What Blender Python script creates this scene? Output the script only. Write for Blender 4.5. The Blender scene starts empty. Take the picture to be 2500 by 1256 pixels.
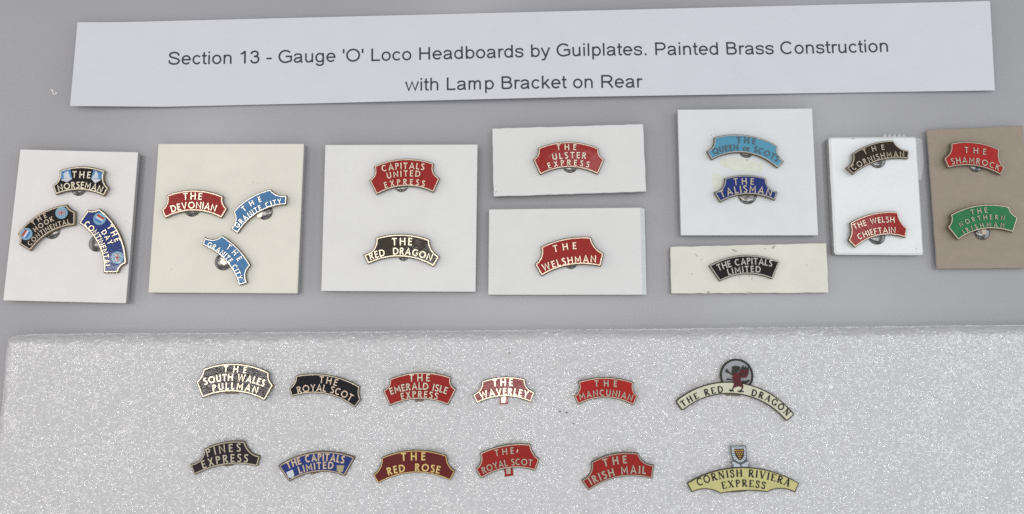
import bpy, bmesh, math, random
import numpy as np
from mathutils import Vector, Euler
from mathutils.geometry import tessellate_polygon

S = bpy.context.scene
COL = S.collection
random.seed(7)
PI = math.pi

# ------------------------------------------------------------------ camera, world, lamps, exposure
# 1 unit = 1 cm.  The camera hangs about 19 cm above the display, tipped a few degrees from straight down.
F_PX, TILT, DIST = 1900.0, math.radians(6.5), 19.0
cam_data = bpy.data.cameras.new("camera")
cam_data.sensor_fit = 'HORIZONTAL'
cam_data.sensor_width = 36.0
cam_data.lens = F_PX / 2500.0 * 36.0
cam_data.clip_start, cam_data.clip_end = 0.1, 500
cam = bpy.data.objects.new("camera", cam_data)
COL.objects.link(cam)
cam.location = (0, -DIST * math.sin(TILT), DIST * math.cos(TILT))
cam.rotation_euler = (TILT, 0, 0)
S.camera = cam

world = bpy.data.worlds.new("World")
S.world = world
world.use_nodes = True
bgn = world.node_tree.nodes["Background"]
bgn.inputs[0].default_value = (0.985, 0.98, 0.985, 1)
bgn.inputs[1].default_value = 0.42


def area(name, loc, target, sx, sy, power, color):
    d = bpy.data.lights.new(name, 'AREA')
    d.shape = 'RECTANGLE'
    d.size, d.size_y = sx, sy
    d.energy = power
    d.color = color
    o = bpy.data.objects.new(name, d)
    COL.objects.link(o)
    o.location = loc
    o.rotation_euler = (Vector(target) - Vector(loc)).to_track_quat('-Z', 'Y').to_euler()
    return o


area("side_panel_warm", (-48, 0, 25), (-6, -1, 0), 44, 24, 6100, (1.0, 0.93, 0.885))
area("side_panel_cool", (48, 0, 25), (6, -1, 0), 44, 24, 6100, (0.85, 0.94, 1.0))
area("front_panel", (0, -36, 26), (0, -4, 0), 50, 16, 2300, (0.99, 0.99, 1.0))
# strip lights on the ceiling straight above, then added lamps that make the foam and the metal sparkle
for lx, lc in ((-25, (1, .955, .93)), (0, (1, .985, .97)), (25, (.92, .965, 1))):
    area("strip_light", (lx, 1.0, 46), (lx, 1.0, 0), 21, 2.0, 1900, lc)
for lx in (-30, -10, 10, 30):
    area("metal_fill", (lx, 9.5, 48), (lx, 9.5, 0), 9, 3, 260, (.98, .985, 1))  # added fill strips, to brighten the metal of the card plates unevenly
for lx, ly, lz, pw, lc in ((-26, 14, 46, 950, (1, .97, .94)), (-4, 24, 46, 950, (.98, .98, 1)), (26, 16, 46, 950, (.94, .97, 1)),
                           (-16, -24, 44, 950, (1, .98, .96)), (12, -26, 44, 950, (.96, .98, 1))):
    area("glint_fill", (lx, ly, lz), (lx * .2, ly * .2, 0), 4.2, 2.8, pw, lc)  # added small lamp, only there to raise glints

S.view_settings.view_transform = 'Standard'
S.view_settings.look = 'None'
S.view_settings.exposure = -0.07
S.view_settings.gamma = 1.0
S.view_settings.use_curve_mapping = False
S.cycles.max_bounces = 6
S.cycles.sample_clamp_indirect = 4.0
S.cycles.use_denoising = False
S.render.film_transparent = False

ST, CT = math.sin(TILT), math.cos(TILT)


def at(px, py, z=0.0):
    """a point of the photograph laid back on the level plane at height z"""
    x, y = (px - 1250.0) / F_PX, -(py - 628.0) / F_PX
    dx, dy, dz = x, y * CT + ST, y * ST - CT
    t = (z - DIST * CT) / dz
    return Vector((t * dx, -DIST * ST + t * dy))


def px_scale(z):
    return 0.01 * (DIST - z) / DIST


# ------------------------------------------------------------------ materials
def lin(c):
    return tuple(((v / 255.0) / 12.92 if v / 255.0 <= 0.04045 else (((v / 255.0) + 0.055) / 1.055) ** 2.4) for v in c)


def mat(name, col, rough=0.5, metal=0.0, spec=0.5, coat=0.0, coat_rough=0.1, var=0.0, var_scale=3.0, col2=None,
        bump=0.0, bump_scale=20.0, bump_detail=2.0, rough_var=0.0):
    m = bpy.data.materials.new(name)
    m.use_nodes = True
    nt = m.node_tree
    b = nt.nodes["Principled BSDF"]
    b.inputs["Base Color"].default_value = (*col, 1)
    b.inputs["Roughness"].default_value = rough
    b.inputs["Metallic"].default_value = metal
    b.inputs["Specular IOR Level"].default_value = spec
    b.inputs["Coat Weight"].default_value = coat
    b.inputs["Coat Roughness"].default_value = coat_rough
    geo = nt.nodes.new("ShaderNodeNewGeometry")
    if var or col2:
        n = nt.nodes.new("ShaderNodeTexNoise")
        n.inputs["Scale"].default_value = var_scale
        n.inputs["Detail"].default_value = 5
        nt.links.new(geo.outputs["Position"], n.inputs["Vector"])
        r = nt.nodes.new("ShaderNodeValToRGB")
        r.color_ramp.elements[0].position = 0.35
        r.color_ramp.elements[1].position = 0.68
        c2 = col2 or tuple(v * (1 - var) for v in col)
        r.color_ramp.elements[0].color = (*c2, 1)
        r.color_ramp.elements[1].color = (*col, 1)
        nt.links.new(n.outputs["Fac"], r.inputs[0])
        nt.links.new(r.outputs[0], b.inputs["Base Color"])
        if rough_var:
            mr = nt.nodes.new("ShaderNodeMapRange")
            mr.inputs[1].default_value, mr.inputs[2].default_value = 0.3, 0.7
            mr.inputs[3].default_value, mr.inputs[4].default_value = rough - rough_var, rough + rough_var
            nt.links.new(n.outputs["Fac"], mr.inputs[0])
            nt.links.new(mr.outputs[0], b.inputs["Roughness"])
    if bump:
        n = nt.nodes.new("ShaderNodeTexNoise")
        n.inputs["Scale"].default_value = bump_scale
        n.inputs["Detail"].default_value = bump_detail
        nt.links.new(geo.outputs["Position"], n.inputs["Vector"])
        bn = nt.nodes.new("ShaderNodeBump")
        bn.inputs["Strength"].default_value = 1.0
        bn.inputs["Distance"].default_value = bump
        nt.links.new(n.outputs["Fac"], bn.inputs["Height"])
        nt.links.new(bn.outputs[0], b.inputs["Normal"])
        if coat:
            nt.links.new(bn.outputs[0], b.inputs["Coat Normal"])
    return m


M = {}
M['table'] = mat("grey_acrylic", (0.378, 0.377, 0.396), 0.26, spec=0.5, var=0.05, var_scale=0.25, bump=0.0015, bump_scale=1.2)
M['paper'] = mat("office_paper", (0.675, 0.68, 0.74), 0.85, spec=0.2, var=0.025, var_scale=1.5, bump=0.004, bump_scale=14, bump_detail=6)
M['ink'] = mat("black_print", (0.052, 0.053, 0.062), 0.7, spec=0.2)


def card_mat(name, rgb, **k):
    return mat(name, rgb, k.pop('rough', 0.6), spec=k.pop('spec', 0.35), var=k.pop('var', 0.03), var_scale=k.pop('var_scale', 2.2),
               bump=k.pop('bump', 0.004), bump_scale=k.pop('bump_scale', 9), bump_detail=5, **k)


M['card_pinkish'] = card_mat("white_card", (0.80, 0.775, 0.755))
M['card_cream'] = card_mat("cream_card", (0.78, 0.755, 0.665))
M['card_white'] = card_mat("cool_white_card", (0.765, 0.765, 0.755))
M['card_grey'] = card_mat("off_white_card", (0.74, 0.745, 0.73))
M['card_blue'] = card_mat("blue_white_card", (0.74, 0.765, 0.77))
M['card_old'] = card_mat("aged_cream_card", (0.77, 0.75, 0.67), var=0.07, var_scale=1.3)
M['card_plastic'] = card_mat("white_plastic", (0.80, 0.825, 0.83), rough=0.28, spec=0.5)
M['card_tan'] = card_mat("tan_card", (0.335, 0.277, 0.218), var=0.06, var_scale=5)
M['card_edge'] = mat("card_cut_edge", (0.42, 0.42, 0.41), 0.8, var=0.15, var_scale=8)
M['residue'] = mat("tape_residue", (0.735, 0.75, 0.645), 0.35, spec=0.5, var=0.10, var_scale=6)
M['scuff'] = mat("grey_scuff", (0.42, 0.41, 0.37), 0.8)
M['dirt'] = mat("dark_speck", (0.045, 0.04, 0.03), 0.7)
M['lint'] = mat("white_lint", (0.82, 0.80, 0.78), 0.8)
M['disc'] = mat("dark_steel", (0.17, 0.165, 0.16), 0.2, metal=1.0, bump=0.01, bump_scale=3)

BR = dict(metal=1.0, bump=0.006, bump_scale=4.5, bump_detail=2)
M['m_bright'] = mat("polished_brass", (0.71, 0.645, 0.51), 0.28, **BR)
M['m_pink'] = mat("coppery_brass", (0.72, 0.58, 0.46), 0.30, **BR)
M['m_gold'] = mat("gold_brass", (0.84, 0.62, 0.26), 0.32, **BR)
M['m_dull'] = mat("tarnished_brass", (0.46, 0.39, 0.31), 0.40, **BR)
M['m_grey'] = mat("tarnished_nickel", (0.38, 0.37, 0.34), 0.40, **BR)
M['m_silver'] = mat("nickel_silver", (0.68, 0.68, 0.645), 0.27, **BR)
M['m_slate'] = mat("dark_nickel", (0.13, 0.16, 0.18), 0.55, **BR)
M['m_side'] = mat("dark_brass_and_shade", (0.20, 0.165, 0.12), 0.5, metal=1.0)  # dark brass of brackets; on rim and letter sides it paints their shade


def enamel(name, rgb, k=1.0, rough=0.10, coat=0.6):
    c = lin(rgb)
    return mat("enamel_" + name, tuple(v * k * .86 for v in c), 0.4, spec=0.1 if coat < .5 else .2, coat=coat, coat_rough=rough, var=0.12, var_scale=4,
               bump=0.004, bump_scale=5, bump_detail=3)


E = {
    'black': enamel('black', (30, 26, 24), coat=.35), 'wavy': mat('enamel_orange_peel', lin((38, 34, 32)), .35, spec=.3, coat=.9, coat_rough=.08, bump=.016, bump_scale=7, bump_detail=3), 'brown': enamel('brown_black', (52, 44, 32), coat=.35), 'olive': enamel('olive_black', (62, 56, 42), coat=.4),
    'purple': enamel('purple_black', (48, 41, 48), coat=.4), 'inkblue': enamel('blue_black', (30, 30, 34), coat=.35),
    'red': enamel('red', (164, 22, 14)), 'red2': enamel('bright_red', (184, 22, 16)), 'wred': enamel('wine_red', (150, 26, 32), coat=.35),
    'maroon': enamel('maroon', (108, 22, 22)), 'blue': enamel('deep_blue', (20, 54, 128)), 'navy': enamel('navy_blue', (14, 48, 128)),
    'cblue': enamel('royal_blue', (30, 56, 132)), 'sky': enamel('sky_blue', (76, 133, 184)), 'pale': enamel('pale_blue', (90, 166, 198)),
    'green': enamel('green', (34, 128, 76)), 'cream': enamel('cream', (229, 227, 202), rough=0.3), 'yellow': enamel('straw_yellow', (217, 210, 144), rough=0.3),
    'white': enamel('white', (225, 230, 238)), 'lb': enamel('light_blue', (140, 190, 212)), 'flagred': enamel('flag_red', (190, 60, 55)),
    'flagblue': enamel('flag_blue', (70, 130, 205)), 'shield_blue': enamel('shield_blue', (85, 150, 205)), 'silver': enamel('silver_grey', (172, 175, 177)),
    'dragon': enamel('dragon_red', (104, 14, 30)), 'dark': enamel('ink_black', (44, 44, 36)), 'shieldgold': enamel('dull_gold', (185, 175, 135)),
    'bezant': enamel('bezant_gold', (232, 190, 110)), 'shieldblack': enamel('shield_black', (70, 48, 26)), 'line': enamel('grey_line', (92, 104, 110)),
    'shieldwhite': enamel('shield_white', (205, 214, 224)),
}


# ------------------------------------------------------------------ mesh helpers
class MB:
    """gathers polygons and builds them as one mesh object"""

    def __init__(self):
        self.v, self.f, self.mi = [], [], []

    def add(self, verts, faces, mi=0):
        o = len(self.v)
        self.v += [tuple(p) for p in verts]
        self.f += [tuple(i + o for i in f) for f in faces]
        self.mi += [mi] * len(faces)

    def poly(self, pts, z, mi=0):
        """filled outline, facing up"""
        pts = [Vector((p[0], p[1], 0)) for p in pts]
        tris = tessellate_polygon([pts])
        fs = []
        for a, b, c in tris:
            n = (pts[b] - pts[a]).cross(pts[c] - pts[a])
            fs.append((a, b, c) if n.z > 0 else (a, c, b))
        self.add([(p.x, p.y, z) for p in pts], fs, mi)

    def wall(self, pts, z0, z1, mi=0):
        n = len(pts)
        v = [(p[0], p[1], z0) for p in pts] + [(p[0], p[1], z1) for p in pts]
        self.add(v, [(i, (i + 1) % n, (i + 1) % n + n, i + n) for i in range(n)], mi)

    def ring(self, a, b, za, zb, mi=0):
        n = len(a)
        v = [(p[0], p[1], za) for p in a] + [(p[0], p[1], zb) for p in b]
        self.add(v, [(i, (i + 1) % n, (i + 1) % n + n, i + n) for i in range(n)], mi)

    def slab(self, pts, z0, z1, mi=0, bev=0.0):
        pts = ccw(pts)
        if bev:
            ins = inset(pts, bev)
            self.wall(pts, z0, z1 - bev, mi)
            self.ring(pts, ins, z1 - bev, z1, mi)
            self.poly(ins, z1, mi)
        else:
            self.wall(pts, z0, z1, mi)
            self.poly(pts, z1, mi)

    def stroke(self, pts, w, z0, z1, closed=False, mi=0, side=None):
        """a line of letter drawn with a flat pen of width w"""
        n = len(pts)
        if n < 2:
            return
        L, R = [], []
        for i in range(n):
            p = Vector(pts[i])
            a = Vector(pts[i - 1]) if (i > 0 or closed) else None
            c = Vector(pts[(i + 1) % n]) if (i < n - 1 or closed) else None
            d1 = (p - a).normalized() if a is not None else None
            d2 = (c - p).normalized() if c is not None else None
            if d1 is None: d1 = d2
            if d2 is None: d2 = d1
            n1 = Vector((-d1.y, d1.x)); n2 = Vector((-d2.y, d2.x))
            m = n1 + n2
            if m.length < 1e-4: m = n1
            m.normalize()
            k = min(1.0 / max(m.dot(n1), 0.3), 1.7)
            L.append(p + m * (w / 2 * k)); R.append(p - m * (w / 2 * k))
        o = [(p.x, p.y, z1) for p in L] + [(p.x, p.y, z1) for p in R]
        fs = []
        rng = range(n if closed else n - 1)
        for i in rng:
            j = (i + 1) % n
            fs.append((i + n, j + n, j, i))
        self.add(o, fs, mi)
        if z1 - z0 > 1e-5:
            lo = [(p.x, p.y, z0) for p in L] + [(p.x, p.y, z0) for p in R]
            b = 2 * n
            fs = []
            for i in rng:
                j = (i + 1) % n
                fs.append((i, j, j + b, i + b)); fs.append((j + n, i + n, i + n + b, j + n + b))
            if not closed:
                fs += [(0, n, n + b, b), (n - 1 + n, n - 1, n - 1 + b, n - 1 + n + b)]
            self.add(o + lo, fs, side if side is not None else mi)

    def build(self, name, mats, parent=None, loc=None, smooth=False):
        me = bpy.data.meshes.new(name)
        org = Vector(loc) if loc is not None else Vector((0, 0, 0))
        me.from_pydata([(p[0] - org.x, p[1] - org.y, p[2] - org.z) for p in self.v], [], self.f)
        if not isinstance(mats, (list, tuple)): mats = [mats]
        for m in mats: me.materials.append(m)
        me.polygons.foreach_set('material_index', self.mi)
        if smooth: me.polygons.foreach_set('use_smooth', [True] * len(self.f))
        me.update()
        o = bpy.data.objects.new(name, me)
        COL.objects.link(o)
        if parent is not None:
            o.parent = parent
        elif loc is not None:
            o.location = org
        return o


def ccw(pts):
    a = sum(pts[i][0] * pts[(i + 1) % len(pts)][1] - pts[(i + 1) % len(pts)][0] * pts[i][1] for i in range(len(pts)))
    return list(pts) if a > 0 else list(pts)[::-1]


def inset(pts, d):
    """outline shrunk by d (pts counter-clockwise)"""
    out = []
    n = len(pts)
    for i in range(n):
        p, a, c = Vector(pts[i][:2]), Vector(pts[i - 1][:2]), Vector(pts[(i + 1) % n][:2])
        d1, d2 = (p - a), (c - p)
        if d1.length < 1e-6 or d2.length < 1e-6:
            out.append(p); continue
        d1.normalize(); d2.normalize()
        n1, n2 = Vector((-d1.y, d1.x)), Vector((-d2.y, d2.x))
        m = (n1 + n2)
        if m.length < 1e-4: m = n1
        m.normalize()
        out.append(p + m * (d / max(m.dot(n1), 0.45)))
    return out


def arc3(a, m, b, n=14):
    """n+1 points of the circle through a, m, b"""
    a, m, b = Vector(a), Vector(m), Vector(b)
    d = 2 * (a.x * (m.y - b.y) + m.x * (b.y - a.y) + b.x * (a.y - m.y))
    if abs(d) < 1e-5:
        return [a.lerp(b, i / n) for i in range(n + 1)]
    ux = (a.length_squared * (m.y - b.y) + m.length_squared * (b.y - a.y) + b.length_squared * (a.y - m.y)) / d
    uy = (a.length_squared * (b.x - m.x) + m.length_squared * (a.x - b.x) + b.length_squared * (m.x - a.x)) / d
    c = Vector((ux, uy))
    r = (a - c).length
    t0 = math.atan2(a.y - uy, a.x - ux); tm = math.atan2(m.y - uy, m.x - ux); t1 = math.atan2(b.y - uy, b.x - ux)
    while tm < t0: tm += 2 * PI
    while t1 < t0: t1 += 2 * PI
    if tm > t1: t1 -= 2 * PI
    return [c + r * Vector((math.cos(t0 + (t1 - t0) * i / n), math.sin(t0 + (t1 - t0) * i / n))) for i in range(n + 1)]


def round_corners(pts, r):
    out = []
    n = len(pts)
    for i in range(n):
        p, a, c = Vector(pts[i]), Vector(pts[i - 1]), Vector(pts[(i + 1) % n])
        d1, d2 = (a - p), (c - p)
        if d1.length < 1e-6 or d2.length < 1e-6: continue
        ang = d1.normalized().dot(d2.normalized())
        if ang > -0.9:
            k1, k2 = min(r, d1.length * .4), min(r, d2.length * .4)
            q1, q2 = p + d1.normalized() * k1, p + d2.normalized() * k2
            out += [q1, (q1 + q2) * .25 + p * .5, q2]
        else:
            out.append(p)
    return out


def empty(name, loc):
    o = bpy.data.objects.new(name, None)
    o.empty_display_size = 0.2
    COL.objects.link(o)
    o.location = loc
    return o


def tag(o, label=None, cat=None, group=None, kind=None):
    if label: o["label"] = label
    if cat: o["category"] = cat
    if group: o["group"] = group
    if kind: o["kind"] = kind
    return o


# ------------------------------------------------------------------ lettering
def ell(cx, cy, rx, ry, a0, a1, n=18):
    return [(cx + rx * math.cos(math.radians(a0 + (a1 - a0) * i / n)), cy + ry * math.sin(math.radians(a0 + (a1 - a0) * i / n))) for i in range(n + 1)]


def spline(pts, k=5):
    P = [Vector(p) for p in pts]
    P = [P[0] * 2 - P[1]] + P + [P[-1] * 2 - P[-2]]
    out = []
    for i in range(1, len(P) - 2):
        for j in range(k):
            t = j / k
            a, b, c, d = P[i - 1], P[i], P[i + 1], P[i + 2]
            out.append(0.5 * ((2 * b) + (c - a) * t + (2 * a - 5 * b + 4 * c - d) * t * t + (3 * b - a - 3 * c + d) * t ** 3))
    out.append(P[-2])
    return [(p.x, p.y) for p in out]


def CL(*p):
    return ('closed', list(p))


def gill(c, s):
    """plain capitals, cap height 1, pen width s -> width, strokes"""
    e = s / 2
    ov = lambda cx, rx, a0, a1: ell(cx, .5, rx, .5 - e, a0, a1)
    G = {
        'A': (.80, [[(e * .8, 0), (.40, 1 - e * .4), (.80 - e * .8, 0)], [(.17, .31), (.63, .31)]]),
        'C': (.76, [ov(.5 - e, .5 - e * 2, 48, 312)]),
        'D': (.78, [CL((e, e), *ell(.30, .5, .48 - e, .5 - e, -90, 90), (e, 1 - e))]),
        'E': (.50, [[(.50, 1 - e), (e, 1 - e), (e, e), (.50, e)], [(e, .52), (.45, .52)]]),
        'F': (.48, [[(.48, 1 - e), (e, 1 - e), (e, 0)], [(e, .50), (.42, .50)]]),
        'G': (.84, [ov(.48, .48 - e, 45, 325) + [(.84 - e, .2), (.84 - e, .45)], [(.54, .45), (.84, .45)]]),
        'H': (.74, [[(e, 0), (e, 1)], [(.74 - e, 0), (.74 - e, 1)], [(e, .52), (.74 - e, .52)]]),
        'I': (s, [[(e, 0), (e, 1)]]),
        'K': (.66, [[(e, 0), (e, 1)], [(.62, 1), (e, .42)], [(.22, .56), (.66 - e * .6, 0)]]),
        'L': (.48, [[(e, 1), (e, e), (.48, e)]]),
        'M': (.90, [[(e * 1.1, 0), (.12, 1 - e), (.45, .30), (.78, 1 - e), (.90 - e * 1.1, 0)]]),
        'N': (.76, [[(e, 0), (e, 1 - e), (.76 - e, e), (.76 - e, 1)]]),
        'O': (.98, [('closed', ov(.49, .49 - e, 0, 340))]),
        'Q': (.98, [('closed', ov(.49, .49 - e, 0, 340)), [(.5, .28), (.9, -.08)]]),
        'P': (.55, [[(e, 0), (e, 1 - e)] + ell(.30, .73, .25 - e, .27 - e, 90, -90) + [(e, .46 + e)]]),
        'R': (.62, [[(e, 0), (e, 1 - e)] + ell(.30, .73, .25 - e, .27 - e, 90, -90) + [(e, .46 + e)], [(.26, .47), (.62 - e * .8, 0)]]),
        'S': (.52, [spline([(.47, .86), (.36, 1 - e), (.20, 1 - e), (.08, .84), (.10, .68), (.26, .54), (.40, .42), (.45, .25), (.36, e), (.18, e), (.04, .13)], 4)]),
        'T': (.64, [[(0, 1 - e), (.64, 1 - e)], [(.32, 1 - e), (.32, 0)]]),
        'U': (.70, [[(e, 1), (e, .35)] + ell(.35, .35, .35 - e, .35 - e, 180, 360)[1:] + [(.70 - e, 1)]]),
        'V': (.74, [[(e * .7, 1), (.37, e * .4), (.74 - e * .7, 1)]]),
        'W': (1.12, [[(e * .8, 1), (.29, e * .4), (.56, .92), (.83, e * .4), (1.12 - e * .8, 1)]]),
        'X': (.68, [[(e, 0), (.68 - e, 1)], [(e, 1), (.68 - e, 0)]]),
        'Y': (.68, [[(e * .7, 1), (.34, .45), (.68 - e * .7, 1)], [(.34, .45), (.34, 0)]]),
        ' ': (.34, []), '`': (.10, []),
    }
    w, st = G[c]
    return w, [(1.0, p) for p in st]


def serif(c, s):
    """roman capitals with thick and thin strokes: strokes carry their own weight"""
    K, t = 1.0, .42            # thick and thin pen, as a share of s
    e = s / 2
    f = lambda x, y, w=.13: (t, [(x - w, y), (x + w, y)])
    h = s * t / 2
    st = lambda x: [(K, [(x, 0), (x, 1)]), f(x, h), f(x, 1 - h)]
    G = {
        'A': (.86, [(t, [(.13, 0), (.43, 1)]), (K, [(.43, 1), (.73, 0)]), (t, [(.23, .34), (.62, .34)]), f(.13, h, .12), f(.73, h, .13)]),
        'C': (.78, [(K * .8, ell(.42, .5, .36, .46, 50, 310)), (t, [(.70, .98), (.68, .68)])]),
        'D': (.86, st(.18) + [(K * .8, [(.18, 1 - h)] + ell(.38, .5, .40, .5 - h, 85, -85) + [(.18, h)])]),
        'E': (.70, st(.18) + [(t, [(.18, 1 - h), (.62, 1 - h), (.63, .78)]), (t, [(.18, h), (.63, h), (.66, .24)]), (t, [(.18, .52), (.48, .52)])]),
        'G': (.84, [(K * .8, ell(.42, .5, .36, .46, 50, 320)), (K, [(.72, .08), (.72, .42)]), f(.72, .42), (t, [(.70, .98), (.68, .70)])]),
        'H': (.92, st(.19) + st(.73) + [(t, [(.19, .52), (.73, .52)])]),
        'I': (.36, st(.18)),
        'N': (.90, [(t, [(.17, 0), (.17, 1)]), (K, [(.17, 1), (.73, 0)]), (t, [(.73, 0), (.73, 1)]), f(.17, h), f(.73, 1 - h), f(.12, 1 - h, .1)]),
        'O': (.88, [(K * .8, ('closed', ell(.44, .5, .38, .46, 0, 340)))]),
        'P': (.68, st(.18) + [(K * .75, [(.18, 1 - h)] + ell(.36, .74, .25, .26 - h, 90, -90) + [(.18, .48)])]),
        'R': (.80, st(.18) + [(K * .75, [(.18, 1 - h)] + ell(.36, .74, .25, .26 - h, 90, -90) + [(.18, .48)]), (K, [(.36, .48), (.70, 0)]), f(.74, h, .08)]),
        'S': (.62, [(K * .8, spline([(.52, .74), (.48, .90), (.32, .97), (.14, .88), (.13, .70), (.30, .56), (.47, .42), (.52, .22), (.40, .05), (.22, .04), (.09, .22)], 4)), (t, [(.53, .98), (.53, .70)]), (t, [(.08, .02), (.08, .3)])]),
        'T': (.76, [(K, [(.38, 0), (.38, 1)]), f(.38, h), (t, [(.06, .74), (.07, 1 - h), (.69, 1 - h), (.70, .74)])]),
        'V': (.86, [(K, [(.13, 1), (.43, 0)]), (t, [(.43, 0), (.73, 1)]), f(.13, 1 - h), f(.73, 1 - h, .12)]),
        'X': (.84, [(K, [(.14, 1), (.70, 0)]), (t, [(.14, 0), (.70, 1)]), f(.14, 1 - h), f(.70, 1 - h, .11), f(.14, h, .11), f(.70, h)]),
        ' ': (.40, []),
    }
    return G[c]


def set_text(mb, text, font, path, h, s, z0, z1, min_gap=.13):
    """letters of height h set one by one along a path of points"""
    P = [Vector(p) for p in path]
    seg = [0]
    for i in range(1, len(P)): seg.append(seg[-1] + (P[i] - P[i - 1]).length)
    total = seg[-1]
    small = 'OF' if ' OF ' in text else None
    sizes, i = [], 0
    for k, ch in enumerate(text):
        sizes.append(.62 if small and text[max(0, k - 1):k + 1] in (' O', 'OF') and ' OF ' in text[max(0, k - 2):k + 4] else 1.0)
    gl = [font(ch, s) for ch in text]
    nat = sum(g[0] * q for g, q in zip(gl, sizes)) * h
    n = len(text)
    kx = 1.0
    gap = (total - nat) / max(n - 1, 1)
    if gap < min_gap * h:
        kx = (total - min_gap * h * (n - 1)) / nat
        gap = min_gap * h
    pos = 0
    for k, ((w, strokes), q) in enumerate(zip(gl, sizes)):
        ww = w * h * kx * q
        c = pos + ww / 2
        j = max(1, min(len(P) - 1, next((a for a in range(1, len(P)) if seg[a] >= c), len(P) - 1)))
        f = (c - seg[j - 1]) / max(seg[j] - seg[j - 1], 1e-9)
        o = P[j - 1].lerp(P[j], f)
        # a smooth tangent
        d0 = (P[min(j, len(P) - 1)] - P[j - 1]).normalized()
        d1 = (P[min(j + 1, len(P) - 1)] - P[max(j - 2, 0)]).normalized()
        t = (d0 + d1).normalized()
        nrm = Vector((-t.y, t.x))
        for i, (wf, pts) in enumerate(strokes):
            closed = isinstance(pts, tuple)
            if closed: pts = pts[1]
            q2 = [o + t * ((x * h * kx * q) - ww / 2) + nrm * (y * h * q) for x, y in pts]
            mb.stroke(q2, s * h * wf * (.8 + .2 * q), z0, z1 + i * .0007 + (k % 2) * .0003, closed, 0, 1)
        pos += ww + gap


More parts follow.
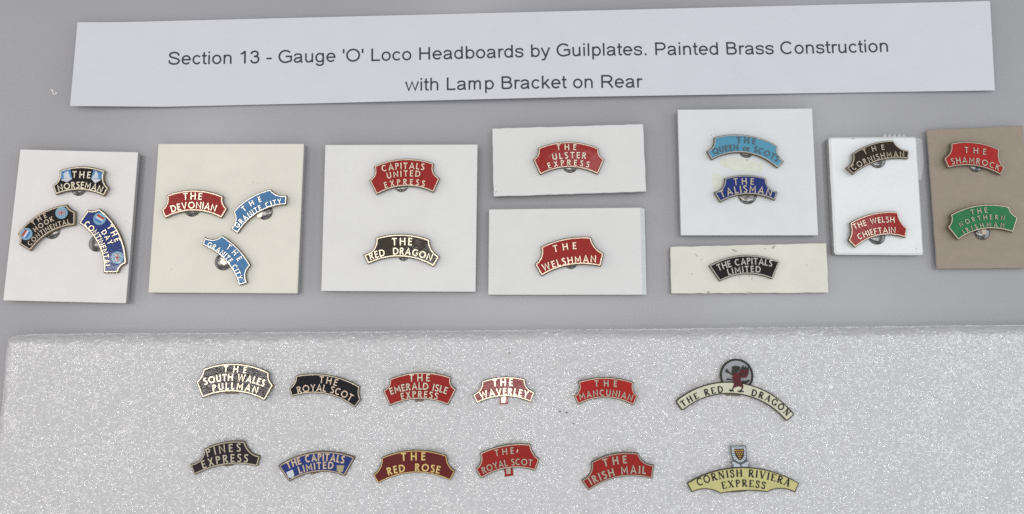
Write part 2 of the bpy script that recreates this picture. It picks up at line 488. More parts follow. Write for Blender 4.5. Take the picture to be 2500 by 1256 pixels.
def print_glyph(c):
    """upright sans print, em units -> advance, strokes (pen .088)"""
    o = lambda cx, rx, ry=.228, cy=.26: ('closed', ell(cx, cy, rx, ry, 0, 345, 24))
    G = {
        'S': (.667, [spline([(.575, .50), (.52, .625), (.34, .683), (.16, .63), (.115, .53), (.18, .43), (.36, .37), (.53, .305), (.585, .19), (.51, .075), (.33, .032), (.14, .085), (.085, .235)])]),
        's': (.5, [spline([(.43, .365), (.385, .455), (.25, .487), (.115, .45), (.085, .38), (.13, .31), (.25, .277), (.375, .24), (.42, .155), (.375, .065), (.245, .032), (.11, .07), (.062, .17)])]),
        'e': (.556, [[(.085, .268)] + [(.475, .268)] + ell(.28, .26, .197, .226, 8, 322, 22)]),
        'c': (.5, [ell(.268, .26, .187, .226, 38, 322, 20)]),
        't': (.278, [spline([(.13, .68), (.13, .40), (.13, .13), (.155, .055), (.21, .038), (.265, .042)]), [(.02, .478), (.262, .478)]]),
        'i': (.222, [[(.111, 0), (.111, .519)], [(.111, .616), (.111, .716)]]),
        'o': (.556, [o(.278, .197)]),
        'n': (.556, [[(.11, 0), (.11, .519)], spline([(.11, .29), (.14, .41), (.215, .475), (.31, .482), (.40, .44), (.435, .34), (.437, .20), (.437, 0)])]),
        'm': (.833, [[(.11, 0), (.11, .519)], spline([(.11, .29), (.14, .42), (.23, .482), (.33, .465), (.372, .38), (.374, .20), (.374, 0)]), spline([(.374, .29), (.42, .42), (.50, .482), (.60, .47), (.65, .40), (.656, .20), (.656, 0)])]),
        'h': (.556, [[(.11, 0), (.11, .716)], spline([(.11, .29), (.14, .41), (.215, .475), (.31, .482), (.40, .44), (.435, .34), (.437, .20), (.437, 0)])]),
        '1': (.556, [[(.325, 0), (.325, .716)], spline([(.315, .69), (.23, .60), (.11, .535)])]),
        '3': (.556, [spline([(.088, .53), (.14, .64), (.265, .682), (.39, .64), (.428, .535), (.375, .43), (.23, .388)]), spline([(.23, .388), (.36, .385), (.45, .315), (.468, .21), (.405, .08), (.265, .032), (.135, .08), (.08, .195)])]),
        '-': (.333, [[(.032, .26), (.302, .26)]]),
        'G': (.778, [ell(.395, .358, .315, .33, 42, 300, 24) + [(.64, .085), (.69, .13), (.69, .36)], [(.41, .36), (.734, .36)]]),
        'C': (.722, [ell(.37, .358, .295, .33, 40, 318, 24)]),
        'O': (.778, [o(.389, .315, .33, .358)]),
        'a': (.556, [spline([(.085, .365), (.13, .455), (.26, .487), (.39, .455), (.425, .36), (.425, .20), (.435, .07), (.475, 0)]), spline([(.425, .30), (.32, .272), (.17, .245), (.085, .15), (.12, .06), (.215, .032), (.34, .07), (.42, .18)])]),
        'u': (.556, [spline([(.11, .519), (.11, .30), (.112, .16), (.16, .06), (.245, .034), (.35, .06), (.425, .15), (.437, .26)]), [(.437, .519), (.437, 0)]]),
        'g': (.556, [o(.262, .187), spline([(.437, .519), (.437, .25), (.435, -.02), (.40, -.135), (.265, -.172), (.13, -.135), (.092, -.06)])]),
        'q': (.556, [o(.262, .187), [(.437, .519), (.437, -.2)]]),
        'd': (.556, [o(.262, .187), [(.437, 0), (.437, .716)]]),
        'b': (.556, [o(.294, .187), [(.117, 0), (.117, .716)]]),
        'p': (.556, [o(.294, .187), [(.117, -.2), (.117, .519)]]),
        'r': (.333, [[(.11, 0), (.11, .519)], spline([(.11, .28), (.135, .40), (.20, .468), (.27, .475), (.335, .448)])]),
        'y': (.5, [[(.045, .519), (.255, .03)], spline([(.455, .519), (.34, .22), (.24, -.05), (.175, -.155), (.055, -.162)])]),
        'l': (.222, [[(.111, 0), (.111, .716)]]),
        '.': (.278, [[(.139, 0), (.139, .1)]]),
        "'": (.191, [[(.095, .47), (.095, .716)]]),
        'L': (.556, [[(.12, .716), (.12, .042), (.52, .042)]]),
        'H': (.722, [[(.127, 0), (.127, .716)], [(.595, 0), (.595, .716)], [(.127, .375), (.595, .375)]]),
        'P': (.667, [[(.125, 0), (.125, .674)] + ell(.40, .495, .178, .179, 90, -90, 12) + [(.125, .316)]]),
        'B': (.667, [[(.122, .042), (.122, .674)] + ell(.37, .53, .165, .144, 90, -90, 12) + [(.122, .386)], [(.30, .386)] + ell(.39, .214, .185, .172, 90, -90, 12) + [(.122, .042)]]),
        'R': (.722, [[(.125, 0), (.125, .674)] + ell(.43, .505, .18, .169, 90, -90, 12) + [(.125, .336)], spline([(.36, .336), (.45, .29), (.55, .16), (.66, 0)])]),
        'k': (.5, [[(.11, 0), (.11, .716)], [(.42, .519), (.11, .20)], [(.22, .31), (.45, 0)]]),
        'w': (.722, [[(.04, .519), (.20, .03), (.361, .50), (.522, .03), (.682, .519)]]),
        ' ': (.278, []),
    }
    return G[c]


def print_line(mb, text, a, b, em):
    """one printed line from a to b, the ink following the sheet"""
    a, b = Vector(a), Vector(b)
    t = (b - a).normalized(); n = Vector((-t.y, t.x))
    adv = sum(print_glyph(c)[0] for c in text)
    lb = {'S': .045, 'w': .01}.get(text[0], .07); rb = {'n': .07, 'r': -.02}.get(text[-1], .05)
    k = (b - a).length / ((adv - lb - rb) * em)
    x = -lb * em * k
    for i, c in enumerate(text):
        w, st = print_glyph(c)
        for j, pts in enumerate(st):
            closed = isinstance(pts, tuple)
            if closed: pts = pts[1]
            q = [a + t * (x + px * em * k) + n * (py * em) for px, py in pts]
            wd = .098 if c == "." else (.088 if c.islower() else .093)
            z = .005 + j * .0007
            mb.stroke(q, wd * em, z, z, closed)
        x += w * em * k


# ------------------------------------------------------------------ setting: the grey table
tb = MB()
tb.poly([(-45, -30), (45, -30), (45, 35), (-45, 35)], 0.0)
tag(tb.build("table_surface", M['table']), "smooth grey table surface under the cards and foam", kind="structure")

# ------------------------------------------------------------------ paper strip with the printed heading
top_e = [(189, 55), (300, 54.5), (600, 47), (1250, 31), (1900, 15), (2417, 3)]
bot_e = [(171, 259), (400, 261), (800, 252), (1400, 237), (1900, 229), (2429, 221)]


def paper_z(x):
    # the sheet bows a little off the table, most at its left end
    return 0.12 + 0.05 * math.sin((x + 3) * .42) + 0.10 * max(0, (-6.5 - x) / 4.5) ** 2


nx, nz = 90, 6
u = np.linspace(0, 1, nx + 1)


def edge_pts(e):
    ex = np.array([p[0] for p in e]); ey = np.array([p[1] for p in e])
    xs = ex[0] + (ex[-1] - ex[0]) * u
    return list(zip(xs, np.interp(xs, ex, ey)))


te, be = edge_pts(top_e), edge_pts(bot_e)
pv, pf = [], []
for i in range(nx + 1):
    for j in range(nz + 1):
        w = j / nz
        px = te[i][0] * (1 - w) + be[i][0] * w; py = te[i][1] * (1 - w) + be[i][1] * w
        g = at(px, py, .1)
        z = paper_z(g.x) + .035 * (1 - w) * math.sin(g.x * .7)
        q = at(px, py, z)
        pv.append((q.x, q.y, z))
for i in range(nx):
    for j in range(nz):
        a = i * (nz + 1) + j
        pf.append((a, a + 1, a + nz + 2, a + nz + 1))
mbp = MB(); mbp.add(pv, pf)
root = empty("heading_strip", (at(1300, 135).x, at(1300, 135).y, 0.0))
tag(root, "long white paper strip printed with a two line black heading, above the cards", "paper strip")
po = mbp.build("paper_sheet", M['paper'], root, root.location)
sol = po.modifiers.new("thickness", 'SOLIDIFY'); sol.thickness = 0.011; sol.offset = -1


def paper_z_at(p):
    # height of the sheet below a point of ink
    xs = [pv[i * (nz + 1) + 3][0] for i in range(nx + 1)]
    f = float(np.interp(p[0], xs, range(nx + 1)))
    i = min(int(f), nx - 1)
    z = []
    for k in (i, i + 1):
        col = [pv[k * (nz + 1) + j] for j in range(nz + 1)]
        z.append(float(np.interp(p[1], [c[1] for c in col][::-1], [c[2] for c in col][::-1])))
    return z[0] + (z[1] - z[0]) * (f - i)


zt = .13
for line, a, b_ in (("Section 13 - Gauge 'O' Loco Headboards by Guilplates. Painted Brass Construction", (410, 157.8), (2171, 125.5)),
                    ("with Lamp Bracket on Rear", (989, 222.5), (1569, 215))):
    ink = MB()
    print_line(ink, line, at(*a, zt), at(*b_, zt), 46.0 * px_scale(zt))
    ink.v = [(x, y, z + paper_z_at((x, y))) for x, y, z in ink.v]
    ink.build("lettering", M['ink'], root, root.location)

# ------------------------------------------------------------------ cards
CARD_T = 0.24


def rough_edge(pts, step, amp, seed):
    rnd = random.Random(seed)
    out = []
    for i in range(len(pts)):
        a, b = Vector(pts[i]), Vector(pts[(i + 1) % len(pts)])
        n = max(1, int((b - a).length / step))
        d = (b - a).normalized(); nr = Vector((-d.y, d.x))
        for k in range(n):
            p = a.lerp(b, k / n)
            if k: p = p + nr * rnd.uniform(-amp, amp)
            out.append(p)
    return out


def blob(mb, c, r, z, seed, sx=1.0, sy=1.0, rot=0.0):
    rnd = random.Random(seed)
    n = 9
    pts = []
    for i in range(n):
        a = 2 * PI * i / n
        q = r * rnd.uniform(.6, 1.25)
        x, y = q * math.cos(a) * sx, q * math.sin(a) * sy
        pts.append((c[0] + x * math.cos(rot) - y * math.sin(rot), c[1] + x * math.sin(rot) + y * math.cos(rot)))
    mb.poly(pts, z)


def card(corners, m, label, t=CARD_T, gap=.11, bev=0.012, rough=0.0, seed=1, flare=None, scuffs=(), name="mounting_card", corner_r=0.02, lift=0.0):
    pts = ccw([at(x, y, t) for x, y in corners])
    c = sum(pts, Vector((0, 0))) / 4
    root = empty(name, (c.x, c.y, 0))
    tag(root, label, "card", "mounting cards laid out in a row")
    out = round_corners(pts, corner_r)
    if rough: out = rough_edge(out, .16, rough, seed)
    mb = MB()
    ins = inset(out, bev)
    if flare:
        # one edge is cut on a slant, so its cut face shows from above
        wide = [p + Vector((flare if (p.x > c.x and (p - Vector((c.x, p.y))).length > 1.7) else 0, 0)) for p in out]
        mb.ring(wide, out, gap, t - bev, 1)
        mb.poly(wide, gap, 1)
    else:
        mb.wall(out, gap, t - bev, 1)
        mb.poly(out, gap, 1)
    mb.ring(out, ins, t - bev, t, 0)
    mb.poly(ins, t, 0)
    mb.build("board", [m, M['card_edge'] if not flare else M['card_blue']], root, root.location)
    pad = MB(); pad.slab(inset(pts, .28), 0.001, gap - .001)  # unseen riser, added to lift the card for a deeper contact shadow
    pad.build("hidden_riser", M['card_edge'], root, root.location)
    if scuffs:
        sm = MB()
        for k, (x, y, r, sx, rot) in enumerate(scuffs):
            blob(sm, at(x, y, t), r * .01, t + .0025 + .0004 * k, seed * 50 + k, sx, 1.0, math.radians(rot))
        sm.build("scuff_marks", M['scuff'], root, root.location)
    return root


card([(49, 365), (337, 372), (307, 741), (7, 734)], M['card_pinkish'], "white card with one black, one charcoal and one deep blue nameplate, leftmost card",
     scuffs=[(105, 503, 1.0, 1, 0), (111, 484, 2.6, 4, 8), (312, 541, 1.2, 1, 0), (305, 543, 1.0, 2, 0), (313, 548, 1.2, 1, 3), (108, 592, 1.1, 1, 0), (313, 585, 1.2, 1, 0)][0:1] +
     [(313, 546, 1.0, 1, 0), (309, 541, .9, 1.5, 0), (314, 585, .9, 1, 0), (107, 592, 1.0, 1, 0), (111, 597, .8, 1, 0)], seed=3)
card([(386, 351), (742, 351), (726, 717), (361, 715)], M['card_cream'], "cream square card carrying one red and two sky blue nameplates", gap=.03, bev=.02, seed=4,
     scuffs=[(618, 446, 1.5, 1, 0), (629, 448, 1.3, 1, 0), (647, 448, .7, 1, 0), (419, 657.5, 1.2, 1, 0), (686, 571, .8, 1, 0)])
card([(794, 354), (1166, 353), (1161, 713), (784, 711)], M['card_white'], "white square card with a red nameplate above an olive black one", seed=5,
     scuffs=[(1074, 392, 1.1, 1, 0)])
card([(1202, 314), (1570, 303), (1578, 468), (1205, 480)], M['card_grey'], "low white card with a single red plate in three lines, above the slanted edge card", rough=.007, seed=6,
     scuffs=[(1445, 312, 6, 4, 3), (1310, 475, 7, 3.5, 3), (1455, 462, 1.2, 1, 0), (1211, 469, 1.4, 2, 40), (1470, 308, 3, 3, 0)][2:4])
card([(1194, 511.5), (1564, 507), (1569, 720), (1192, 720)], M['card_grey'], "white card with a slanted right cut edge and a single red plate in two lines", flare=.115, seed=7)
card([(1654.5, 268), (1983, 265), (1998, 575), (1662.5, 575)], M['card_blue'], "tall white card with pale blue and navy nameplates and yellowed tape marks", seed=8,
     scuffs=[(1736, 330, 1.0, 2, 0), (1745, 318, .8, 1, 0), (1752, 315, .8, 1, 0), (1824, 391, 1.6, 2, 10), (1830, 388, 1.0, 1, 0)])
cl = card([(1637, 603), (2018, 594), (2023, 715), (1639, 717)], M['card_old'], "aged cream narrow card with scuffs holding a black plate without notches", rough=.007, seed=9, t=.16, gap=.05,
          scuffs=[(1970, 648, 1.5, 1, 0), (1966, 662, .7, 1, 0), (1690, 669, 1.5, 1, 20), (1700, 624, 1.0, 6, -48), (1712, 634, .9, 2.5, -50), (1793, 612, 2.0, 4, -25), (1888, 604, 2.2, 2.5, 40), (1806, 677, .7, 4, 85), (1836, 680, .8, 7, 88), (1829, 674, .7, 4, 80), (1729, 714, 2.0, 2.5, 10), (1830, 716, 2.2, 3, 5), (1867, 608, 1.3, 2, 0)])
card([(2024, 335), (2239, 333.5), (2257, 623), (2039, 622)], M['card_plastic'], "thick glossy white plastic card with a brown black plate and a red plate", t=.26, gap=.03, bev=.045, corner_r=.07, rough=.004, seed=10,
     scuffs=[(2237, 608, 1.3, 1, 0), (2109, 515, .7, 1, 0), (2083, 339, 1.3, 4, 0)])
card([(2263, 317), (2498.5, 307.5), (2513, 655), (2288, 657)], M['card_tan'], "tan brown card with a bright red plate above a green one, at the right end", t=.15, bev=.012, rough=.004, seed=11,
     scuffs=[(2300, 350, 1.0, 1, 0)])

# yellowed tape marks belong to the tall white card
qroot = next(o for o in COL.objects if o.type == 'EMPTY' and o.get("label", "").startswith("tall white card"))
for k, pts in enumerate([[(1755, 389), (1790, 384), (1862, 400), (1858, 421), (1793, 418), (1778, 410), (1756, 404)],
                         [(1740, 421), (1767, 429), (1765, 447), (1759, 462), (1744, 464), (1739, 440)]]):
    mb = MB()
    mb.poly(rough_edge([at(x, y, CARD_T) for x, y in pts], .08, .008, 40 + k), CARD_T + .0015)
    mb.build("tape_residue", M['residue'], qroot, qroot.location)

# clear serrated tape pulled under the white plastic card
m = bpy.data.materials.new("clear_tape"); m.use_nodes = True
nt = m.node_tree; nt.nodes.clear()
out = nt.nodes.new("ShaderNodeOutputMaterial"); mix = nt.nodes.new("ShaderNodeMixShader")
tr = nt.nodes.new("ShaderNodeBsdfTransparent"); gl = nt.nodes.new("ShaderNodeBsdfGlossy")
tr.inputs[0].default_value = (.93, .94, .95, 1)
gl.inputs["Roughness"].default_value = 0.35; mix.inputs[0].default_value = 0.35
nt.links.new(tr.outputs[0], mix.inputs[1]); nt.links.new(gl.outputs[0], mix.inputs[2]); nt.links.new(mix.outputs[0], out.inputs[0])
M['tape'] = m
tp = [(2140, 400), (2142, 337)]
for k in range(5):
    tp += [(2155 + k * 11.5, 335 - (1 if k == 4 else 0)), (2160.5 + k * 11.5, 325.5 + (2.0 if k > 3 else 0))]
tp += [(2214, 336), (2247, 338), (2252, 344), (2254, 380), (2255, 402), (2249, 440), (2180, 440)]
mb = MB()
zt = .02
mb.slab([at(x, y, zt) for x, y in tp], .004, zt)
o = mb.build("tape_piece", M['tape'], None, (at(2200, 380).x, at(2200, 380).y, 0))
tag(o, "clear sticky tape with a serrated end peeping from under the white plastic card", "tape")

# white lint on the table
mb = MB()
for pts, w in (([(124, 219), (131, 224), (139, 228)], 3.0), ([(131, 224), (129, 227), (134, 231)], 2.0), ([(133, 225), (137, 231)], 1.6)):
    mb.stroke([at(x, y, .02) for x, y in pts], w * .01, .002, .02)
tag(mb.build("lint_fleck", M['lint'], None, (at(131, 225).x, at(131, 225).y, 0)), "tiny forked white lint fleck on the grey table left of the paper", "lint")

# ------------------------------------------------------------------ foam sheet
FOAM_T = 0.45
fe_top = [(12, 819), (60, 816), (200, 814.5), (600, 812), (1250, 806), (1900, 799.5), (2500, 793), (2760, 790)]


def vor(X, Y, cell, seed, sx=1.0, sy=1.0):
    """dome field: distance to the nearest of jittered centres, and that centre's own random number"""
    Xc, Yc = X / (cell * sx), Y / (cell * sy)
    ix, iy = np.floor(Xc).astype(int), np.floor(Yc).astype(int)
    best = np.full(X.shape, 9.0); bid = np.zeros(X.shape)
    for dx in (-1, 0, 1):
        for dy in (-1, 0, 1):
            cx, cy = ix + dx, iy + dy
            h = (np.sin(cx * 127.1 + cy * 311.7 + seed) * 43758.5453) % 1.0
            h2 = (np.sin(cx * 269.5 + cy * 183.3 + seed * 1.7) * 43758.5453) % 1.0
            h3 = (np.sin(cx * 419.2 + cy * 71.9 + seed * 2.3) * 43758.5453) % 1.0
            d = np.hypot(Xc - cx - h, Yc - cy - h2)
            m_ = d < best
            best = np.where(m_, d, best); bid = np.where(m_, h3, bid)
    return best, bid


def vnoise(X, Y, cell, seed):
    Xc, Yc = X / cell, Y / cell
    ix, iy = np.floor(Xc), np.floor(Yc)
    fx, fy = Xc - ix, Yc - iy
    fx, fy = fx * fx * (3 - 2 * fx), fy * fy * (3 - 2 * fy)
    r = lambda a, b: (np.sin(a * 127.1 + b * 311.7 + seed) * 43758.5453) % 1.0
    return (r(ix, iy) * (1 - fx) + r(ix + 1, iy) * fx) * (1 - fy) + (r(ix, iy + 1) * (1 - fx) + r(ix + 1, iy + 1) * fx) * fy


x_left = at(3, 840, FOAM_T).x
xr, yb = at(2760, 800, FOAM_T).x, at(1250, 1420, FOAM_T).y
ft = [at(x, y, FOAM_T) for x, y in fe_top]
NX, NY = 920, 230
U = np.linspace(0, 1, NX); V = np.linspace(0, 1, NY)
UU, VV = np.meshgrid(U, V)
XX = x_left + (xr - x_left) * UU
ytop = np.interp(XX, [p.x for p in ft], [p.y for p in ft])
ytop = ytop - .13 * np.exp(-(XX - x_left) / .12)
YY = ytop + (yb - ytop) * VV
# the sheet's left edge leans out a little towards the camera
XX = XX - .12 * (1 - UU) * VV
rim_w = np.minimum((XX - x_left + .12 * VV), (ytop - YY))
jit = (vnoise(XX, YY, .10, 5.0) - .5)
YY = YY + np.where(VV < .02, jit * .02, 0)
wx = XX + .10 * (vnoise(XX, YY, .35, 1.0) - .5); wy = YY + .10 * (vnoise(XX, YY, .35, 2.0) - .5)
d1, id1 = vor(wx, wy, .105, 3.1, 1.35, .85)
d2, id2 = vor(wx + 9, wy + 4, .055, 8.7)
Z = FOAM_T + .014 * (id1 * .8 + .35) * np.clip(1 - (d1 / .72) ** 2, -.4, 1) + .006 * id2 * np.clip(1 - (d2 / .7) ** 2, -.4, 1)
Z += .030 * (vnoise(XX, YY, .42, 11.0) - .5) + .05 * (vnoise(XX, YY, 1.9, 17.0) - .5)
Z -= .24 * np.clip(1 - (rim_w + .05 * (vnoise(XX, YY, .3, 23.0) - .5)) / .30, 0, 1) ** 2
fv = np.stack([XX, YY, Z], -1).reshape(-1, 3)
idx = np.arange(NX * NY).reshape(NY, NX)
quads = np.stack([idx[1:, :-1], idx[1:, 1:], idx[:-1, 1:], idx[:-1, :-1]], -1).reshape(-1, 4)
# side walls down to the table along the far and the left edge, and round the rest
rimi = list(idx[0, :]) + list(idx[1:, -1]) + list(idx[-1, :-1][::-1]) + list(idx[1:-1, 0][::-1])
low = fv[rimi].copy(); low[:, 2] = 0.002
allv = np.concatenate([fv, low])
n0, nr = len(fv), len(rimi)
walls = [(rimi[(i + 1) % nr], rimi[i], n0 + i, n0 + (i + 1) % nr) for i in range(nr)]
me = bpy.data.meshes.new("foam_sheet")
me.from_pydata(allv.tolist(), [], quads.tolist() + walls)
me.polygons.foreach_set('use_smooth', [True] * len(quads) + [False] * len(walls))
fm = bpy.data.materials.new("packing_foam"); fm.use_nodes = True
nt = fm.node_tree; b = nt.nodes["Principled BSDF"]
b.inputs["Base Color"].default_value = (.62, .62, .625, 1)
b.inputs["Roughness"].default_value = .42
b.inputs["Specular IOR Level"].default_value = .5
b.inputs["Coat Weight"].default_value = 1.0
b.inputs["Coat Roughness"].default_value = .06
b.inputs["Coat IOR"].default_value = 1.8
geo = nt.nodes.new("ShaderNodeNewGeometry")
mp = nt.nodes.new("ShaderNodeMapping"); mp.inputs["Scale"].default_value = (.8, 1.2, 1)
nt.links.new(geo.outputs["Position"], mp.inputs[0])
vn = nt.nodes.new("ShaderNodeTexVoronoi"); vn.inputs["Scale"].default_value = 10.5
nt.links.new(mp.outputs[0], vn.inputs["Vector"])
nn = nt.nodes.new("ShaderNodeTexNoise"); nn.inputs["Scale"].default_value = 12; nn.inputs["Detail"].default_value = 3
nt.links.new(mp.outputs[0], nn.inputs["Vector"])
ad = nt.nodes.new("ShaderNodeMath"); ad.operation = 'MULTIPLY_ADD'; ad.inputs[1].default_value = -.5
nt.links.new(vn.outputs["Distance"], ad.inputs[0]); nt.links.new(nn.outputs["Fac"], ad.inputs[2])
bp = nt.nodes.new("ShaderNodeBump"); bp.inputs["Strength"].default_value = 1.0; bp.inputs["Distance"].default_value = .022
nt.links.new(ad.outputs[0], bp.inputs["Height"])
nt.links.new(bp.outputs[0], b.inputs["Normal"])
# the skin of the foam is a crust of tiny cell walls, each lying at its own angle
dn = nt.nodes.new("ShaderNodeTexNoise"); dn.inputs["Scale"].default_value = 22; dn.inputs["Detail"].default_value = 1
nt.links.new(geo.outputs["Position"], dn.inputs["Vector"])
dm = nt.nodes.new("ShaderNodeVectorMath"); dm.operation = 'MULTIPLY_ADD'
dm.inputs[1].default_value = (.07, .07, 0)
nt.links.new(dn.outputs["Color"], dm.inputs[0]); nt.links.new(geo.outputs["Position"], dm.inputs[2])
fmap = nt.nodes.new("ShaderNodeMapping"); fmap.inputs["Scale"].default_value = (.85, 1.25, .35); fmap.inputs["Rotation"].default_value = (0, 0, -.12)
nt.links.new(dm.outputs[0], fmap.inputs[0])
fv_ = nt.nodes.new("ShaderNodeTexVoronoi"); fv_.inputs["Scale"].default_value = 20
nt.links.new(fmap.outputs[0], fv_.inputs["Vector"])
sb = nt.nodes.new("ShaderNodeVectorMath"); sb.operation = 'SUBTRACT'; sb.inputs[1].default_value = (.5, .5, .5)
nt.links.new(fv_.outputs["Color"], sb.inputs[0])
big = nt.nodes.new("ShaderNodeTexNoise"); big.inputs["Scale"].default_value = .8; big.inputs["Detail"].default_value = 3
nt.links.new(geo.outputs["Position"], big.inputs["Vector"])
kr = nt.nodes.new("ShaderNodeMapRange"); kr.inputs[1].default_value, kr.inputs[2].default_value = .35, .65
kr.inputs[3].default_value, kr.inputs[4].default_value = 1.35, .62
nt.links.new(big.outputs["Fac"], kr.inputs[0])
sc_ = nt.nodes.new("ShaderNodeVectorMath"); sc_.operation = 'SCALE'
nt.links.new(sb.outputs[0], sc_.inputs[0]); nt.links.new(kr.outputs[0], sc_.inputs["Scale"])
fl = nt.nodes.new("ShaderNodeVectorMath"); fl.operation = 'MULTIPLY'; fl.inputs[1].default_value = (1, 1, 0)
nt.links.new(sc_.outputs[0], fl.inputs[0])
bp2 = nt.nodes.new("ShaderNodeBump"); bp2.inputs["Distance"].default_value = .012
nt.links.new(ad.outputs[0], bp2.inputs["Height"])
av = nt.nodes.new("ShaderNodeVectorMath"); av.operation = 'ADD'
nt.links.new(bp2.outputs[0], av.inputs[0]); nt.links.new(fl.outputs[0], av.inputs[1])
nz_ = nt.nodes.new("ShaderNodeVectorMath"); nz_.operation = 'NORMALIZE'
nt.links.new(av.outputs[0], nz_.inputs[0]); nt.links.new(nz_.outputs[0], b.inputs["Coat Normal"])
# cells differ a little in how milky they are
cr_ = nt.nodes.new("ShaderNodeMix"); cr_.data_type = 'RGBA'
cr_.inputs[6].default_value = (.565, .565, .575, 1); cr_.inputs[7].default_value = (.585, .585, .595, 1)
sx_ = nt.nodes.new("ShaderNodeSeparateColor"); nt.links.new(fv_.outputs["Color"], sx_.inputs[0])
nt.links.new(sx_.outputs[2], cr_.inputs[0]); nt.links.new(cr_.outputs[2], b.inputs["Base Color"])
me.materials.append(fm)
foam = bpy.data.objects.new("foam_sheet", me)
COL.objects.link(foam)
tag(foam, "pebbly translucent white packing foam sheet under the two lower rows of nameplates", "foam sheet")

# dark specks on the foam
for k, (x, y, r, lab) in enumerate([(1243, 862, 1.6, "tiny black speck on the foam near its far edge"),
                                    (1367, 1005.5, 2.0, "tiny black crumb on the foam, left of a brown crumb"),
                                    (1384, 1008, 2.2, "tiny brown crumb on the foam beside a black crumb"),
                                    (1401, 1035, 1.7, "tiny black crumb on the foam below the brown crumb")]):
    c = at(x, y, FOAM_T + .06)
    bm = bmesh.new()
    bmesh.ops.create_icosphere(bm, subdivisions=2, radius=r * .009)
    rnd = random.Random(k)
    for v in bm.verts: v.co *= rnd.uniform(.75, 1.2); v.co.z *= .7
    me = bpy.data.meshes.new("debris_crumb"); bm.to_mesh(me); bm.free()
    me.materials.append(M['dirt'])
    o = bpy.data.objects.new("debris_crumb", me); COL.objects.link(o)
    o.location = (c.x, c.y, FOAM_T + .055)
    tag(o, lab, "crumb", "dark crumbs on the foam")

# ------------------------------------------------------------------ nameplates
ZOOM = {'Z1': (0, 340, 380 / 1136), 'Z2': (340, 330, 440 / 1348), 'Z3': (760, 330, 430 / 1350), 'Z4': (1170, 280, 440 / 1201), 'Z5': (1620, 240, 420 / 1055),
        'Z6': (2000, 290, 500 / 1570), 'F1': (440, 860, .192), 'F2': (900, 860, .176), 'F3': (1340, 860, .264), 'F4': (440, 1050, .192), 'F5': (880, 1050, .192),
        'F6': (1360, 1060, .256), 'N1': (110, 395, .072), 'N2': (20, 490, 180 / 1615), 'N3': (180, 500, 150 / 1047), 'N4': (1700, 870, 200 / 1932),
        'N5': (1760, 1080, 90 / 1615), 'N6': (540, 450, 180 / 1615), 'N7': (480, 560, 160 / 1340), 'N8': (2300, 480, 200 / 2093)}
ON_CARD, ON_FOAM = "arched nameplates mounted on the cards", "arched nameplates laid on the foam"


